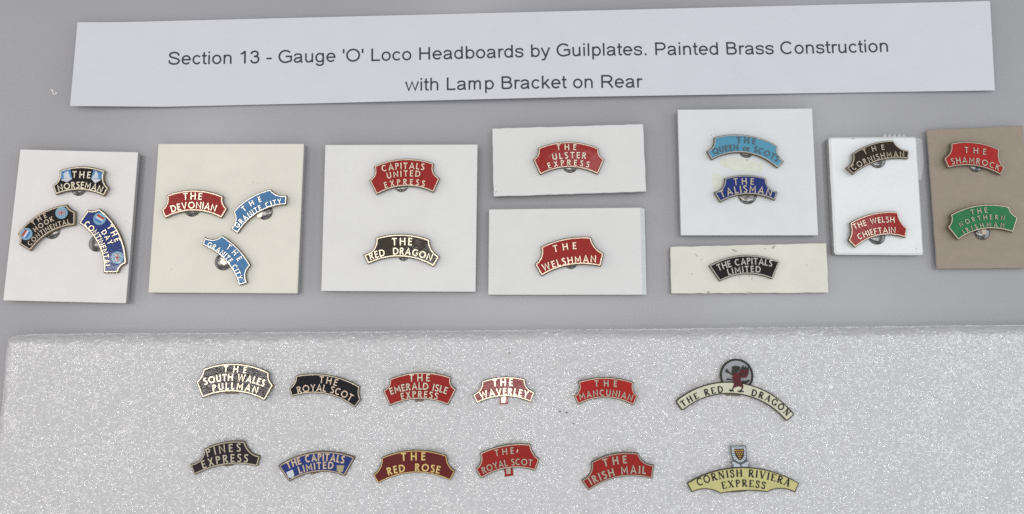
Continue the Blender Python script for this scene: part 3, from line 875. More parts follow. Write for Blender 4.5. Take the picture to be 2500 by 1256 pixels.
class Plate:
    """one arched nameplate: metal backplate with a raised border, enamel field, raised lettering"""

    def __init__(self, zoom, z_base, label, group, tilt=(0, 0), thick=.055):
        self.x0, self.y0, self.k = ZOOM[zoom]
        self.zb, self.zt = z_base, z_base + thick
        self.label, self.group, self.tilt = label, group, tilt

    def p(self, q, z=None, zoom=None):
        x0, y0, k = ZOOM[zoom] if zoom else (self.x0, self.y0, self.k)
        return at(x0 + q[0] * k, y0 + q[1] * k, self.zt if z is None else z)

    def L(self, n, zoom=None):
        return n * (ZOOM[zoom][2] if zoom else self.k) * px_scale(self.zt)

    def outline(self, TL, TM, TR, BR, BM, BL, NR=None, RS=None, NL=None, LS=None):
        P = self.p
        o = arc3(P(TL), P(TM), P(TR), 20)
        if RS: o += arc3(P(TR), P(NR), P(RS), 8)[1:]
        o += [P(BR)]
        o += arc3(P(BR), P(BM), P(BL), 20)[1:]
        if LS: o += [P(LS)] + arc3(P(LS), P(NL), P(TL), 8)[1:-1]
        return o

    def start(self, outl, field, metal, rim=6.0, rim_mat=None, corner=.035):
        o = ccw(round_corners(outl, corner))
        c = sum(o, Vector((0, 0))) / len(o)
        self.c = c
        self.root = empty("locomotive_headboard", (c.x, c.y, self.zb))
        tag(self.root, self.label, "nameplate", self.group)
        r = rim * .0088
        a = inset(o, r * .45)       # rounded shoulder of the border
        b_ = inset(o, r * .92)
        d = inset(o, r)
        mb = MB()
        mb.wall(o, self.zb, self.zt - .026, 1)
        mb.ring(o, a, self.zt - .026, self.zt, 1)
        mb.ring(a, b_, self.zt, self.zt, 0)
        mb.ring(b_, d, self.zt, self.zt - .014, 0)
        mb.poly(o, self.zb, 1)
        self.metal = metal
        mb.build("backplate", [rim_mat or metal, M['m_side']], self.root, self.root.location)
        en = MB()
        en.poly(d, self.zt - .0105)
        self.field = en.build("enamel_field", field, self.root, self.root.location)
        return self

    def text(self, lines, metal=None, font=gill, s=.166, raise_=.004):
        for ln in lines:
            t, a, m, b_, h = ln[:5]
            path = arc3(self.p(a), self.p(m), self.p(b_), 60)
            cut = 4 if len(t.replace(" ", "")) > 5 else 1
            mb = MB()
            set_text(mb, t, font, path[cut:-cut], self.L(h) * .94, ln[5] if len(ln) > 5 else s, self.zt - .012, self.zt + raise_)
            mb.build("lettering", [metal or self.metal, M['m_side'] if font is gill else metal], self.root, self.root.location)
        return self

    def shape(self, name, pts, m, dz, zoom=None, thick=.012, parent=None, rough=0):
        mb = MB()
        q = [self.p(p, zoom=zoom) for p in pts]
        mb.slab(q, self.zt + dz - thick, self.zt + dz, bev=min(.006, thick * .4))
        return self.sub(mb, name, m, parent)

    def sub(self, mb, name, m, parent=None):
        return mb.build(name, m, parent or self.root, self.root.location)

    def disc(self, c, r, top=None, floor=None):
        """dark domed steel disc the plate is fixed to"""
        cc = self.p(c, self.zb - .03)
        rr = self.L(r)
        n = 40
        lo = self.zb - .06 if floor is None else floor
        prof = [(1.0, lo), (1.0, lo + .012), (.95, lo + .028), (.8, lo + .038), (.55, lo + .046), (.25, lo + .050)]
        mb = MB()
        rings = [[(cc.x + rr * q * math.cos(2 * PI * i / n), cc.y + rr * q * math.sin(2 * PI * i / n), z) for i in range(n)] for q, z in prof]
        v = [p for r_ in rings for p in r_] + [(cc.x, cc.y, lo + .052)]
        f = []
        for k in range(len(prof) - 1):
            for i in range(n):
                j = (i + 1) % n
                f.append((k * n + i, k * n + j, (k + 1) * n + j, (k + 1) * n + i))
        for i in range(n): f.append(((len(prof) - 1) * n + i, (len(prof) - 1) * n + (i + 1) % n, len(v) - 1))
        mb.add(v, f)
        mb.build("backing_disc", M['disc'], self.root, self.root.location, smooth=True)
        return self

    def bracket(self, pts, m, inner=None, inner_m=None, drop=.0, zoom=None, depth=.1):
        mb = MB()
        z1 = self.zb - .001 - drop
        q = [self.p(p, z1, zoom) for p in pts]
        mb.slab(q, z1 - depth, z1, bev=.008)
        b_ = self.sub(mb, "lamp_bracket", m)
        if inner:
            mb = MB()
            q = [self.p(p, z1 + .006, zoom) for p in inner]
            mb.slab(q, z1 - .01, z1 + .006)
            self.sub(mb, "socket", inner_m, b_)
        return self

    def done(self):
        self.root.rotation_euler = (math.radians(self.tilt[0]), math.radians(self.tilt[1]), 0)
        return self


ZC = CARD_T + .062
ZF = FOAM_T + .05
SI = M['m_silver']

# --- first card
P = Plate('N1', ZC, "black nameplate with two blue ship shields, topmost on the leftmost white card", ON_CARD, (1, -.5))
P.start(P.outline(TL=(455, 300), TM=(1200, 155), TR=(2060, 320), NR=(2005, 640), RS=(2172, 880), BR=(2000, 1190), BM=(1160, 975), BL=(345, 1140), LS=(220, 795), NL=(435, 600)), E['black'], M['m_bright'], 6)
P.text([("THE", (905, 552), (1225, 558), (1550, 572), 250), ("NORSEMAN", (350, 1060), (1185, 905), (2000, 1115), 245)])
for pts, sail, hull in (([(495, 350), (860, 250), (908, 590), (740, 697), (545, 630)], [(620, 430), (680, 360), (780, 315), (830, 450), (850, 560), (640, 570)], [(560, 600), (895, 540), (908, 590), (740, 695), (550, 632)]),
                        ([(1640, 280), (1972, 382), (1880, 630), (1690, 740), (1558, 572)], [(1590, 560), (1690, 400), (1720, 300), (1800, 400), (1815, 570)], [(1562, 565), (1870, 600), (1880, 632), (1690, 738)])):
    sh = P.shape("ship_shield", pts, E['shield_blue'], -.003)
    P.shape("sail", sail, E['white'], .001, thick=.004, parent=sh); P.shape("hull", hull, E['white'], .0005, thick=.004, parent=sh)
P.disc((1120, 905), 262).done()


def flags(P, dutch, d_ang, r, union, u_ang, flag_w=.62):
    for kind, c, ang in (("dutch", dutch, d_ang), ("union", union, u_ang)):
        cc = P.p(c); rr = P.L(r)
        circ = [(cc.x + rr * math.cos(2 * PI * i / 24), cc.y + rr * math.sin(2 * PI * i / 24)) for i in range(24)]
        mb = MB(); mb.slab(circ, P.zt - .014, P.zt - .002, bev=.005)
        rd = P.sub(mb, "flag_roundel", E['lb'])
        ca, sa = math.cos(math.radians(ang)), math.sin(math.radians(ang))
        T = lambda x, y: (cc.x + rr * (x * ca - y * sa), cc.y + rr * (x * sa + y * ca))
        w, h = flag_w, flag_w * .66
        z = P.zt + .0005
        mb = MB()
        if kind == "dutch":
            h *= 1.25
            for k, mi in ((1, 0), (0, 1), (-1, 2)):
                y0 = k * h * .667 - h * .333
                mb.poly([T(-w, y0), T(w, y0), T(w, y0 + h * .667), T(-w, y0 + h * .667)], z, mi)
            P.sub(mb, "striped_flag", [E['flagred'], E['white'], E['flagblue']], rd)
        else:
            mb.poly([T(-w, -h), T(w, -h), T(w, h), T(-w, h)], z, 2)
            for a, b_ in (((-w, -h), (w, h)), ((-w, h), (w, -h))):
                mb.stroke([T(*a), T(*b_)], .24 * rr * w, z + .001, z + .001, mi=1)
                mb.stroke([T(*a), T(*b_)], .13 * rr * w, z + .002, z + .002, mi=0)
            for a, b_ in (((-w, 0), (w, 0)), ((0, -h), (0, h))):
                mb.stroke([T(*a), T(*b_)], .40 * rr * w, z + .003, z + .003, mi=1)
                mb.stroke([T(*a), T(*b_)], .24 * rr * w, z + .004, z + .004, mi=0)
            P.sub(mb, "crossed_flag", [E['flagred'], E['white'], E['lb']], rd)


P = Plate('N2', ZC, "charcoal nameplate with two light blue flag roundels, lower left on the leftmost white card", ON_CARD, (1, 1))
P.start(P.outline(TL=(200, 722), TM=(635, 312), TR=(1285, 80), NR=(1362, 180), RS=(1472, 232), BR=(1462, 545), BM=(850, 748), BL=(485, 1115), LS=(225, 960), NL=(247, 845)), E['black'], M['m_dull'], 6)
P.text([("THE", (560, 562), (703, 453), (862, 368), 118), ("HOOK", (600, 704), (803, 556), (1018, 438), 122), ("CONTINENTAL", (440, 1062), (850, 685), (1425, 498), 112)], M['m_dull'])
flags(P, (393, 733), 60, 135, (1163, 268), 8)
P.disc((950, 665), 182).done()

P = Plate('N3', ZC, "deep blue nameplate with two flag roundels, standing nearly upright on the leftmost white card", ON_CARD, (1.5, 1))
P.start(P.outline(TL=(440, 60), TM=(772, 462), TR=(892, 1005), NR=(795, 1065), RS=(752, 1162), BR=(490, 1167), BM=(400, 672), BL=(80, 315), LS=(245, 85), NL=(342, 98)), E['blue'], M['m_bright'], 6)
P.text([("THE", (560, 385), (640, 505), (702, 645), 105), ("DAY", (462, 470), (530, 570), (590, 695), 98), ("CONTINENTAL", (125, 305), (415, 648), (518, 1140), 105)])
flags(P, (442, 242), -30, 108, (735, 900), -88)
P.disc((390, 665), 140).done()

# --- cream card
P = Plate('Z2', ZC, "red nameplate in two lines on the cream square card", ON_CARD, (2, 0))
P.start(P.outline(TL=(200, 450), TM=(415, 409), TR=(632, 458), NR=(632, 510), RS=(662, 548), BR=(615, 626), BM=(405, 570), BL=(190, 626), LS=(160, 558), NL=(200, 510)), E['red'], M['m_pink'], 6)
P.text([("THE", (328, 487), (399, 484), (470, 487), 58), ("DEVONIAN", (220, 590), (405, 550), (590, 584), 56)], M['m_bright'])
P.disc((393, 550), 63).done()

P = Plate('N6', ZC, "sky blue nameplate rising to the right, beside the red one on the cream card", ON_CARD, (2, -2))
P.start(P.outline(TL=(245, 600), TM=(625, 288), TR=(1095, 110), NR=(1205, 212), RS=(1455, 236), BR=(1440, 458), BM=(800, 640), BL=(352, 1085), LS=(180, 970), NL=(290, 770)), E['sky'], SI, 5)
P.text([("THE", (500, 612), (690, 472), (905, 378), 130), ("GRANITE CITY", (300, 1035), (770, 625), (1420, 425), 125)])
P.disc((945, 605), 178).bracket([(725, 640), (905, 560), (885, 715), (820, 755)], M['m_bright'], drop=.002, depth=.02).done()

P = Plate('N7', ZC, "sky blue nameplate falling to the right, lowest on the cream card", ON_CARD, (0, 2))
P.start(P.outline(TL=(515, 120), TM=(862, 402), TR=(1108, 745), NR=(1010, 885), RS=(1045, 1092), BR=(855, 1160), BM=(592, 662), BL=(112, 328), LS=(165, 150), NL=(352, 205)), E['sky'], SI, 5)
P.text([("THE", (590, 388), (735, 512), (842, 662), 120), ("GRANITE CITY", (140, 325), (572, 590), (858, 1110), 112)])
P.disc((545, 668), 174).bracket([(540, 560), (650, 680), (560, 745), (468, 690)], M['m_bright'], drop=.002, depth=.02).done()

# --- white square card
P = Plate('Z3', ZC, "red nameplate in three lines, upper one on the white square card", ON_CARD, (-1, 0))
P.start(P.outline(TL=(475, 240), TM=(715, 180), TR=(943, 218), NR=(942, 288), RS=(988, 330), BR=(938, 445), BM=(715, 395), BL=(500, 463), LS=(440, 345), NL=(483, 300)), E['red'], M['m_pink'], 5)
P.text([("CAPITALS", (520, 290), (700, 262), (888, 275), 55), ("UNITED", (565, 342), (705, 320), (852, 326), 52), ("EXPRESS", (545, 417), (715, 383), (888, 404), 50)])
P.disc((690, 385), 53).done()
P = Plate('Z3', ZC, "olive black nameplate in two lines, lower one on the white square card", ON_CARD, (2, -1))
P.start(P.outline(TL=(490, 787), TM=(700, 757), TR=(910, 800), NR=(922, 865), RS=(988, 930), BR=(938, 1014), BM=(700, 937), BL=(432, 994), LS=(393, 912), NL=(478, 862)), E['olive'], M['m_bright'], 6)
P.text([("THE", (618, 848), (696, 845), (774, 847), 62), ("RED  DRAGON", (420, 972), (690, 916), (948, 984), 57)])
P.disc((705, 925), 42).done()

# --- low white card, bevelled card
P = Plate('Z4', ZC, "red nameplate in three lines alone on the low white card", ON_CARD, (2, 1))
P.start(P.outline(TL=(388, 225), TM=(595, 180), TR=(800, 225), NR=(803, 262), RS=(838, 294), BR=(792, 400), BM=(600, 353), BL=(406, 405), LS=(356, 298), NL=(388, 265)), E['red'], M['m_pink'], 5)
P.text([("THE", (515, 240), (581, 237), (648, 238), 43), ("ULSTER", (475, 308), (600, 292), (728, 298), 46), ("EXPRESS", (443, 367), (600, 339), (750, 358), 42)], M['m_bright'], s=.155)
P.disc((607, 338), 53).done()
P = Plate('Z4', ZC, "red nameplate in two lines alone on the card with the slanted cut edge", ON_CARD, (-1, -2.5))
P.start(P.outline(TL=(408, 880), TM=(572, 824), TR=(748, 816), NR=(775, 880), RS=(833, 924), BR=(812, 1018), BM=(605, 1008), BL=(415, 1080), LS=(368, 996), NL=(410, 940)), E['red'], M['m_pink'], 6)
P.text([("THE", (497, 920), (575, 905), (652, 898), 50), ("WELSHMAN", (405, 1055), (610, 996), (805, 990), 50)])
P.disc((610, 985), 45).done()

# --- tall white card, aged card
P = Plate('Z5', ZC, "pale blue nameplate on the tall white card, above the navy one", ON_CARD, (1, 0))
P.start(P.outline(TL=(306, 240), TM=(485, 223), TR=(702, 292), NR=(702, 338), RS=(744, 385), BR=(700, 431), BM=(490, 336), BL=(295, 381), LS=(262, 325), NL=(306, 282)), E['pale'], M['m_grey'], 5)
P.text([("THE", (448, 277), (506, 278), (566, 284), 44), ("QUEEN OF SCOTS", (280, 360), (500, 322), (722, 410), 41)], M['m_slate'], s=.17)
P.disc((510, 320), 48).done()
P = Plate('Z5', ZC, "navy blue nameplate with grey letters on the tall white card, below the pale blue one", ON_CARD, (-2, -1))
P.start(P.outline(TL=(373, 490), TM=(505, 470), TR=(632, 490), NR=(642, 538), RS=(702, 573), BR=(682, 632), BM=(502, 592), BL=(348, 642), LS=(307, 575), NL=(366, 538)), E['navy'], M['m_grey'], 5)
P.text([("THE", (430, 534), (492, 531), (556, 533), 45), ("TALISMAN", (336, 624), (502, 580), (678, 616), 48)], M['m_dull'])
P.disc((515, 592), 59).done()
P = Plate('Z5', .16 + .03, "black nameplate without notches on the aged cream card", ON_CARD, (-1.5, 0))
P.start(P.outline(TL=(277, 1028), TM=(490, 962), TR=(714, 1003), BR=(668, 1112), BM=(512, 1080), BL=(345, 1126)), E['black'], M['m_grey'], 4.5, corner=.02)
P.text([("THE CAPITALS", (315, 1072), (502, 1022), (688, 1042), 44), ("LIMITED", (383, 1092), (498, 1070), (610, 1073), 42)], M['m_grey'])
P.done()

# --- plastic card
P = Plate('Z6', .26 + .062, "brown black nameplate with dull letters, upper one on the white plastic card", ON_CARD, (-2, 2))
P.start(P.outline(TL=(250, 272), TM=(408, 190), TR=(577, 165), NR=(612, 212), RS=(697, 240), BR=(690, 309), BM=(455, 327), BL=(255, 436), LS=(197, 378), NL=(250, 330)), E['brown'], M['m_dull'], 4.5)
P.text([("THE", (343, 280), (422, 252), (505, 240), 46), ("CORNISHMAN", (232, 422), (442, 318), (688, 296), 48)], M['m_dull'], s=.155)
P.disc((450, 315), 65).done()
P = Plate('Z6', .26 + .062, "red nameplate in two lines, lower one on the white plastic card", ON_CARD, (-1, 1.5))
P.start(P.outline(TL=(232, 800), TM=(410, 726), TR=(610, 714), NR=(632, 785), RS=(681, 840), BR=(667, 916), BM=(455, 900), BL=(274, 994), LS=(217, 935), NL=(241, 865)), E['red'], M['m_pink'], 4.5)
P.text([("THE WELSH", (248, 865), (425, 806), (604, 800), 48), ("CHIEFTAIN", (283, 942), (440, 886), (608, 881), 49)], s=.155)
P.disc((445, 900), 66).done()

# --- tan card
ZT = .15 + .062
P = Plate('Z6', ZT, "bright red nameplate on the tan card, above the green one", ON_CARD, (-1.5, 2))
P.start(P.outline(TL=(1005, 190), TM=(1195, 178), TR=(1394, 235), NR=(1388, 310), RS=(1428, 375), BR=(1395, 436), BM=(1190, 366), BL=(983, 384), LS=(950, 303), NL=(1000, 250)), E['red2'], M['m_dull'], 4.5)
P.text([("THE", (1110, 265), (1196, 269), (1282, 280), 52), ("SHAMROCK", (985, 362), (1192, 348), (1402, 415), 52)], M['m_dull'], s=.155)
P.disc((1205, 352), 58).done()
P = Plate('N8', ZT, "green nameplate in three lines on the tan card", ON_CARD, (-2, 1))
P.start(P.outline(TL=(205, 470), TM=(985, 212), TR=(1728, 258), NR=(1800, 415), RS=(1960, 532), BR=(1822, 930), BM=(1085, 840), BL=(395, 1132), LS=(122, 775), NL=(218, 640)), E['green'], M['m_pink'], 4)
P.text([("THE", (745, 482), (955, 440), (1172, 418), 145), ("NORTHERN", (390, 838), (1000, 608), (1685, 640), 130), ("IRISHMAN", (485, 1012), (1060, 800), (1662, 828), 128)], M['m_dull'], s=.145)
P.disc((1035, 915), 195).bracket([(985, 800), (1130, 800), (1142, 975), (1020, 990)], M['m_dull'], drop=.004, depth=.012).done()

# --- foam, upper row
P = Plate('F1', ZF, "black nameplate with bold cream letters in three lines, top left on the foam", ON_FOAM, (-4.2, .5))
P.start(P.outline(TL=(285, 213), TM=(705, 142), TR=(1132, 262), NR=(1135, 340), RS=(1190, 420), BR=(1078, 627), BM=(695, 512), BL=(282, 592), LS=(198, 378), NL=(265, 292)), E['wavy'], M['m_bright'], 5.5)
P.text([("THE", (545, 260), (690, 262), (842, 275), 88), ("SOUTH WALES", (255, 445), (700, 368), (1112, 470), 92), ("PULLMAN", (380, 522), (690, 478), (1015, 548), 92)], s=.19)
P.bracket([(575, 490), (735, 490), (735, 522), (575, 535)], M['m_side']).done()
P = Plate('F1', ZF, "blue black nameplate with thin letters, tilting down right, second in the upper foam row", ON_FOAM, (1, 1))
P.start(P.outline(TL=(1465, 298), TM=(1872, 286), TR=(2287, 440), NR=(2275, 520), RS=(2300, 602), BR=(2215, 714), BM=(1812, 532), BL=(1413, 572), LS=(1380, 458), NL=(1450, 385)), E['inkblue'], M['m_bright'], 4.5)
P.text([("THE", (1762, 392), (1872, 405), (1990, 435), 90), ("ROYAL SCOT", (1448, 548), (1805, 502), (2205, 660), 92)], M['m_pink'], s=.155)
P.done()
P = Plate('F2', ZF, "red nameplate in three lines, third in the upper foam row", ON_FOAM, (1, -1))
P.start(P.outline(TL=(285, 373), TM=(718, 277), TR=(1152, 348), NR=(1145, 432), RS=(1222, 510), BR=(1105, 742), BM=(690, 657), BL=(290, 755), LS=(190, 530), NL=(278, 455)), E['red'], M['m_pink'], 4.5)
P.text([("THE", (560, 408), (708, 405), (852, 407), 103), ("EMERALD ISLE", (255, 618), (700, 520), (1135, 608), 100), ("EXPRESS", (420, 672), (700, 630), (990, 668), 94)], M['m_bright'])
P.bracket([(645, 640), (758, 640), (758, 685), (645, 692)], M['m_side']).done()
P = Plate('F2', ZF, "wine red nameplate with white letters and a brass bracket socket below", ON_FOAM, (-4.4, 0))
P.start(P.outline(TL=(1568, 405), TM=(1875, 344), TR=(2172, 374), NR=(2200, 485), RS=(2308, 553), BR=(2252, 704), BM=(1888, 622), BL=(1500, 720), LS=(1437, 586), NL=(1550, 500)), E['wred'], M['m_bright'], 4.5)
P.text([("THE", (1715, 482), (1860, 476), (2005, 476), 108), ("WAVERLEY", (1510, 678), (1880, 600), (2250, 660), 102)], s=.2)
P.bracket([(1818, 600), (1934, 600), (1932, 715), (1822, 730)], E['red'], [(1843, 612), (1903, 612), (1901, 702), (1843, 706)], M['m_bright'], depth=.12).done()
P = Plate('F3', ZF, "bright red nameplate with faint pinkish letters, fifth in the upper foam row", ON_FOAM, (2.5, 0))
P.start(P.outline(TL=(268, 272), TM=(530, 231), TR=(788, 278), NR=(785, 350), RS=(826, 405), BR=(785, 498), BM=(525, 425), BL=(270, 489), LS=(230, 405), NL=(277, 340)), E['red2'], M['m_pink'], 4.5)
P.text([("THE", (420, 321), (526, 318), (632, 322), 62), ("MANCUNIAN", (255, 458), (527, 405), (800, 470), 62)], M['m_dull'], s=.18)
P.done()

# the cream arch with the dragon roundel
P = Plate('F3', ZF, "long cream arched nameplate with a red dragon standing in a black ring above", ON_FOAM, (0, 0))
P.start(P.outline(TL=(1168, 455), TM=(1690, 273), TR=(2278, 578), BR=(2200, 645), BM=(1705, 389), BL=(1236, 550)), E['cream'], M['m_side'], 3.2, rim_mat=E['dark'], corner=.05)
P.text([("THE RED", (1218, 530), (1412, 420), (1645, 372), 62), ("DRAGON", (1838, 395), (2040, 468), (2222, 620), 62)], E['dark'], font=serif, s=.24, raise_=-.006)
cc = P.p((955, 455), P.zt - .02, 'N4'); R1, R2 = P.L(388, 'N4'), P.L(342, 'N4')
crc = lambda r: [(cc.x + r * math.cos(2 * PI * i / 48), cc.y + r * math.sin(2 * PI * i / 48)) for i in range(48)]
zr = P.zb + .028
mb = MB(); mb.wall(crc(R1), P.zb - .01, zr); mb.ring(crc(R1), crc(R2), zr, zr); mb.ring(crc(R2), crc(R2 * .99), zr, zr - .016)
rr_ = P.sub(mb, "roundel", E['dark'])
mb = MB(); mb.poly(crc(R2 * .995), zr - .012); P.sub(mb, "roundel_field", E['silver'], rr_)
dz = -.012
dr = P.shape("dragon", [(890, 395), (960, 385), (1010, 425), (1065, 450), (1060, 520), (1042, 565), (1085, 640), (1112, 700), (1105, 760), (1075, 735), (1000, 712), (905, 742), (860, 745), (880, 680), (890, 600), (858, 520), (868, 450)], E['dragon'], .008, 'N4', thick=.03)
P.shape("wing", [(1005, 410), (1050, 330), (1180, 308), (1242, 330), (1232, 420), (1190, 505), (1100, 512), (1050, 475)], E['dragon'], .003, 'N4', thick=.03, parent=dr)
mb = MB()
for pts in ([(1020, 440), (1110, 380), (1232, 350)], [(1030, 460), (1120, 425), (1225, 400)], [(1050, 480), (1110, 470), (1205, 465)], [(900, 520), (960, 545), (1040, 520)], [(890, 610), (970, 640), (1060, 600)], [(880, 690), (980, 690), (1090, 680)]):
    mb.stroke([P.p(p_, zoom='N4') for p_ in spline(pts)], P.L(17, 'N4'), P.zt + .008, P.zt + .0095)
P.sub(mb, "scale_lines", E['dark'], dr)
P.shape("wing_claws", [(1052, 345), (1070, 290), (1112, 210), (1125, 285), (1180, 235), (1188, 300), (1232, 255), (1244, 335), (1180, 322)], E['dark'], .000, 'N4', thick=.026, parent=dr)
P.shape("head", [(845, 255), (905, 232), (990, 238), (1042, 262), (1030, 330), (1000, 350), (965, 400), (880, 425), (838, 375), (855, 310)], E['dark'], .002, 'N4', thick=.03, parent=dr)
P.shape("foreleg", [(858, 455), (760, 395), (695, 378), (690, 350), (722, 300), (750, 330), (785, 388), (868, 418)], E['dark'], .001, 'N4', thick=.028, parent=dr)
P.shape("foreleg", [(862, 575), (790, 560), (715, 565), (735, 525), (850, 548)], E['dark'], .0005, 'N4', thick=.028, parent=dr)
P.shape("tail", [(1085, 580), (1180, 585), (1250, 550), (1258, 575), (1228, 625), (1150, 655), (1095, 640)], E['dark'], .0005, 'N4', thick=.028, parent=dr)
P.shape("hind_leg", [(872, 735), (905, 738), (860, 792), (888, 815), (880, 850), (850, 825), (820, 845), (768, 805), (780, 788), (835, 785)], E['dark'], .004, 'N4', thick=.016, parent=dr)
P.shape("hind_leg", [(1080, 730), (1108, 745), (1075, 810), (1130, 830), (1110, 858), (1060, 840), (1040, 862), (968, 832), (985, 815), (1045, 805)], E['dark'], .004, 'N4', thick=.016, parent=dr)
P.bracket([(1600, 380), (1770, 380), (1770, 408), (1640, 402)], M['m_side']).done()

# --- foam, lower row
P = Plate('F4', ZF, "purple black nameplate of two words with bold cream letters, lower left on the foam", ON_FOAM, (2, 1))
P.start(P.outline(TL=(300, 240), TM=(555, 150), TR=(825, 145), NR=(878, 258), RS=(1017, 330), BR=(980, 472), BM=(582, 447), BL=(172, 582), LS=(118, 430), NL=(268, 352)), E['purple'], M['m_bright'], 5)
P.text([("PINES", (340, 345), (560, 290), (775, 276), 105), ("EXPRESS", (250, 512), (580, 418), (898, 420), 104)], M['m_bright'], s=.16)
P.bracket([(540, 420), (668, 420), (668, 456), (570, 470)], M['m_side']).done()
P = Plate('F4', ZF, "royal blue nameplate with two small shields and no notches, second in the lower foam row", ON_FOAM, (0, 1))
P.start(P.outline(TL=(1240, 455), TM=(1710, 277), TR=(2228, 348), BR=(2090, 593), BM=(1722, 542), BL=(1383, 664)), E['cblue'], M['m_dull'], 5.5, corner=.02)
P.text([("THE CAPITALS", (1325, 528), (1700, 402), (2125, 450), 98), ("LIMITED", (1485, 570), (1720, 506), (1978, 504), 92)], M['m_pink'], s=.19)
P.shape("shield", [(1348, 540), (1430, 503), (1452, 570), (1438, 612), (1378, 608)], E['white'], .001, thick=.012)
P.shape("shield", [(1988, 450), (2086, 455), (2066, 530), (2030, 547), (1988, 520)], E['shieldgold'], .001, thick=.012)
P.bracket([(1660, 530), (1765, 530), (1765, 545), (1660, 572)], M['m_side']).done()
P = Plate('F5', ZF, "maroon nameplate with gold letters, third in the lower foam row", ON_FOAM, (2, 0))
P.start(P.outline(TL=(265, 350), TM=(680, 254), TR=(1102, 325), NR=(1118, 420), RS=(1210, 520), BR=(1140, 650), BM=(680, 548), BL=(222, 688), LS=(153, 570), NL=(250, 460)), E['maroon'], M['m_gold'], 4)
P.text([("THE", (515, 396), (678, 388), (830, 388), 105), ("RED  ROSE", (305, 595), (680, 525), (1050, 572), 100)], s=.19)
P.done()
P = Plate('F5', ZF, "red nameplate with thin dull letters, a tick mark and a grey bracket socket below", ON_FOAM, (-1, -1))
P.start(P.outline(TL=(1513, 300), TM=(1835, 191), TR=(2166, 180), NR=(2193, 275), RS=(2282, 372), BR=(2225, 522), BM=(1880, 492), BL=(1530, 628), LS=(1457, 495), NL=(1528, 400)), E['red'], M['m_pink'], 4.5)
P.text([("THE", (1712, 340), (1835, 318), (1958, 305), 85), ("ROYAL SCOT", (1525, 585), (1870, 460), (2228, 472), 84)], M['m_dull'], s=.15)
mb = MB(); mb.stroke([P.p((2003, 250)), P.p((1988, 290))], P.L(14), P.zt - .012, P.zt + .003); P.sub(mb, "tick_mark", M['m_pink'])
P.bracket([(1822, 460), (1932, 455), (1943, 580), (1835, 598)], E['red'], [(1850, 470), (1912, 465), (1910, 556), (1855, 562)], M['m_dull'], depth=.12).done()
P = Plate('F6', ZF, "red nameplate with dull bronze letters rising to the right, beside the yellow one", ON_FOAM, (2, -1))
P.start(P.outline(TL=(325, 268), TM=(545, 184), TR=(777, 180), NR=(822, 255), RS=(930, 290), BR=(908, 430), BM=(610, 412), BL=(302, 546), LS=(230, 440), NL=(318, 362)), E['red'], M['m_dull'], 4.5)
P.text([("THE", (445, 316), (560, 291), (672, 278), 78), ("IRISH MAIL", (293, 512), (600, 390), (888, 388), 77)], M['m_dull'], s=.19)
P.done()

# the straw yellow arch with the shield crest
P = Plate('F6', ZF, "straw yellow arched nameplate with a shield crest on top, bottom right on the foam", ON_FOAM, (0, 0))
q = P.p
ol = arc3(q((1238, 470)), q((1765, 317)), q((2314, 470)), 24) + [q((2272, 562))]
ol += arc3(q((2272, 562)), q((2140, 524)), q((2008, 556)), 8)[1:] + arc3(q((2008, 556)), q((1782, 545)), q((1560, 572)), 8)[1:] + arc3(q((1560, 572)), q((1420, 528)), q((1288, 560)), 8)[1:]
P.start(ol, E['yellow'], M['m_side'], 2.6, rim_mat=E['dark'], corner=.02)
P.text([("CORNISH RIVIERA", (1290, 530), (1785, 410), (2275, 538), 72), ("EXPRESS", (1548, 537), (1780, 504), (2015, 537), 68)], E['dark'], font=serif, s=.21, raise_=-.006)
cr = P.shape("crest", [(425, 160), (1100, 150), (1128, 400), (1142, 640), (1130, 760), (1180, 830), (1250, 880), (1270, 940), (1215, 985), (1250, 1110), (520, 1120), (540, 990), (470, 960), (455, 880), (560, 830), (545, 760), (490, 640), (450, 420)], E['line'], -.004, 'N5', thick=.03)
P.shape("shield_field", [(462, 185), (1070, 180), (1100, 400), (1112, 640), (1080, 740), (990, 840), (860, 890), (730, 850), (575, 745), (520, 640), (478, 420)], E['shieldwhite'], -.001, 'N5', thick=.01, parent=cr)
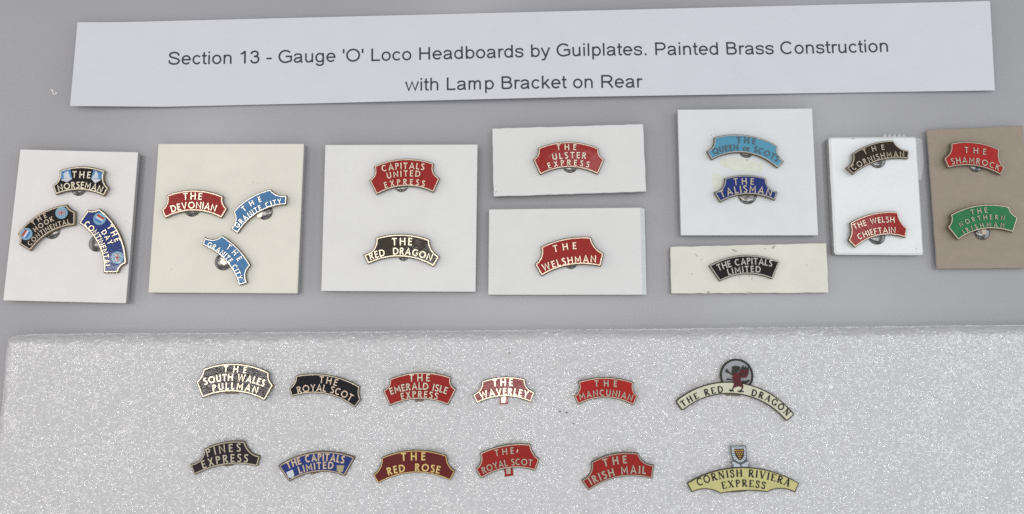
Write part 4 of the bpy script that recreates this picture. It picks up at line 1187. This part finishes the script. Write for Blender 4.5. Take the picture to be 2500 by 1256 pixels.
P.shape("ribbon_end", [(480, 880), (560, 850), (690, 920), (840, 990), (860, 1075), (560, 1090), (560, 990), (500, 950)], E['shieldwhite'], -.0012, 'N5', thick=.01, parent=cr)
P.shape("ribbon_end", [(1235, 890), (1160, 850), (1000, 930), (905, 985), (920, 1075), (1215, 1080), (1180, 985), (1245, 940)], E['shieldwhite'], -.0012, 'N5', thick=.01, parent=cr)
P.shape("shield_heart", [(575, 290), (1005, 275), (1022, 400), (1012, 620), (940, 740), (850, 805), (750, 760), (640, 620), (600, 480)], E['shieldblack'], .002, 'N5', thick=.01, parent=cr)
mb = MB()
for y, xs in ((360, (600, 650, 715, 795, 880, 950)), (450, (680, 765, 845, 935)), (530, (730, 815, 905)), (620, (785, 865)), (700, (830,))):
    for x in xs:
        c = P.p((x, y), zoom='N5'); r = P.L(25, 'N5')
        mb.slab([(c.x + r * math.cos(a * PI / 4), c.y + r * math.sin(a * PI / 4)) for a in range(8)], P.zt, P.zt + .006)
P.sub(mb, "gold_roundels", E['bezant'], cr)
mb = MB()
for k in range(4):
    y = 380 + k * 95
    mb.stroke([P.p((480 + k * 14, y + 15), zoom='N5'), P.p((590 + k * 14, y + 5), zoom='N5')], P.L(22, 'N5'), P.zt, P.zt + .001)
    mb.stroke([P.p((1022, y + 5), zoom='N5'), P.p((1105, y + 15), zoom='N5')], P.L(22, 'N5'), P.zt, P.zt + .001)
mb.stroke([P.p(p_, zoom='N5') for p_ in spline([(480, 245), (580, 215), (700, 240), (840, 210), (960, 215), (1080, 240)])], P.L(18, 'N5'), P.zt, P.zt + .001)
mb.stroke([P.p(p_, zoom='N5') for p_ in ((690, 760), (600, 800))], P.L(20, 'N5'), P.zt, P.zt + .001)
mb.stroke([P.p(p_, zoom='N5') for p_ in ((960, 740), (1060, 790))], P.L(20, 'N5'), P.zt, P.zt + .001)
mb.stroke([P.p(p_, zoom='N5') for p_ in ((690, 850), (860, 930), (1010, 855))], P.L(20, 'N5'), P.zt, P.zt + .0015)
P.sub(mb, "engraved_lines", E['line'], cr)
P.bracket([(1665, 520), (1808, 520), (1808, 549), (1665, 560)], M['m_side']).done()
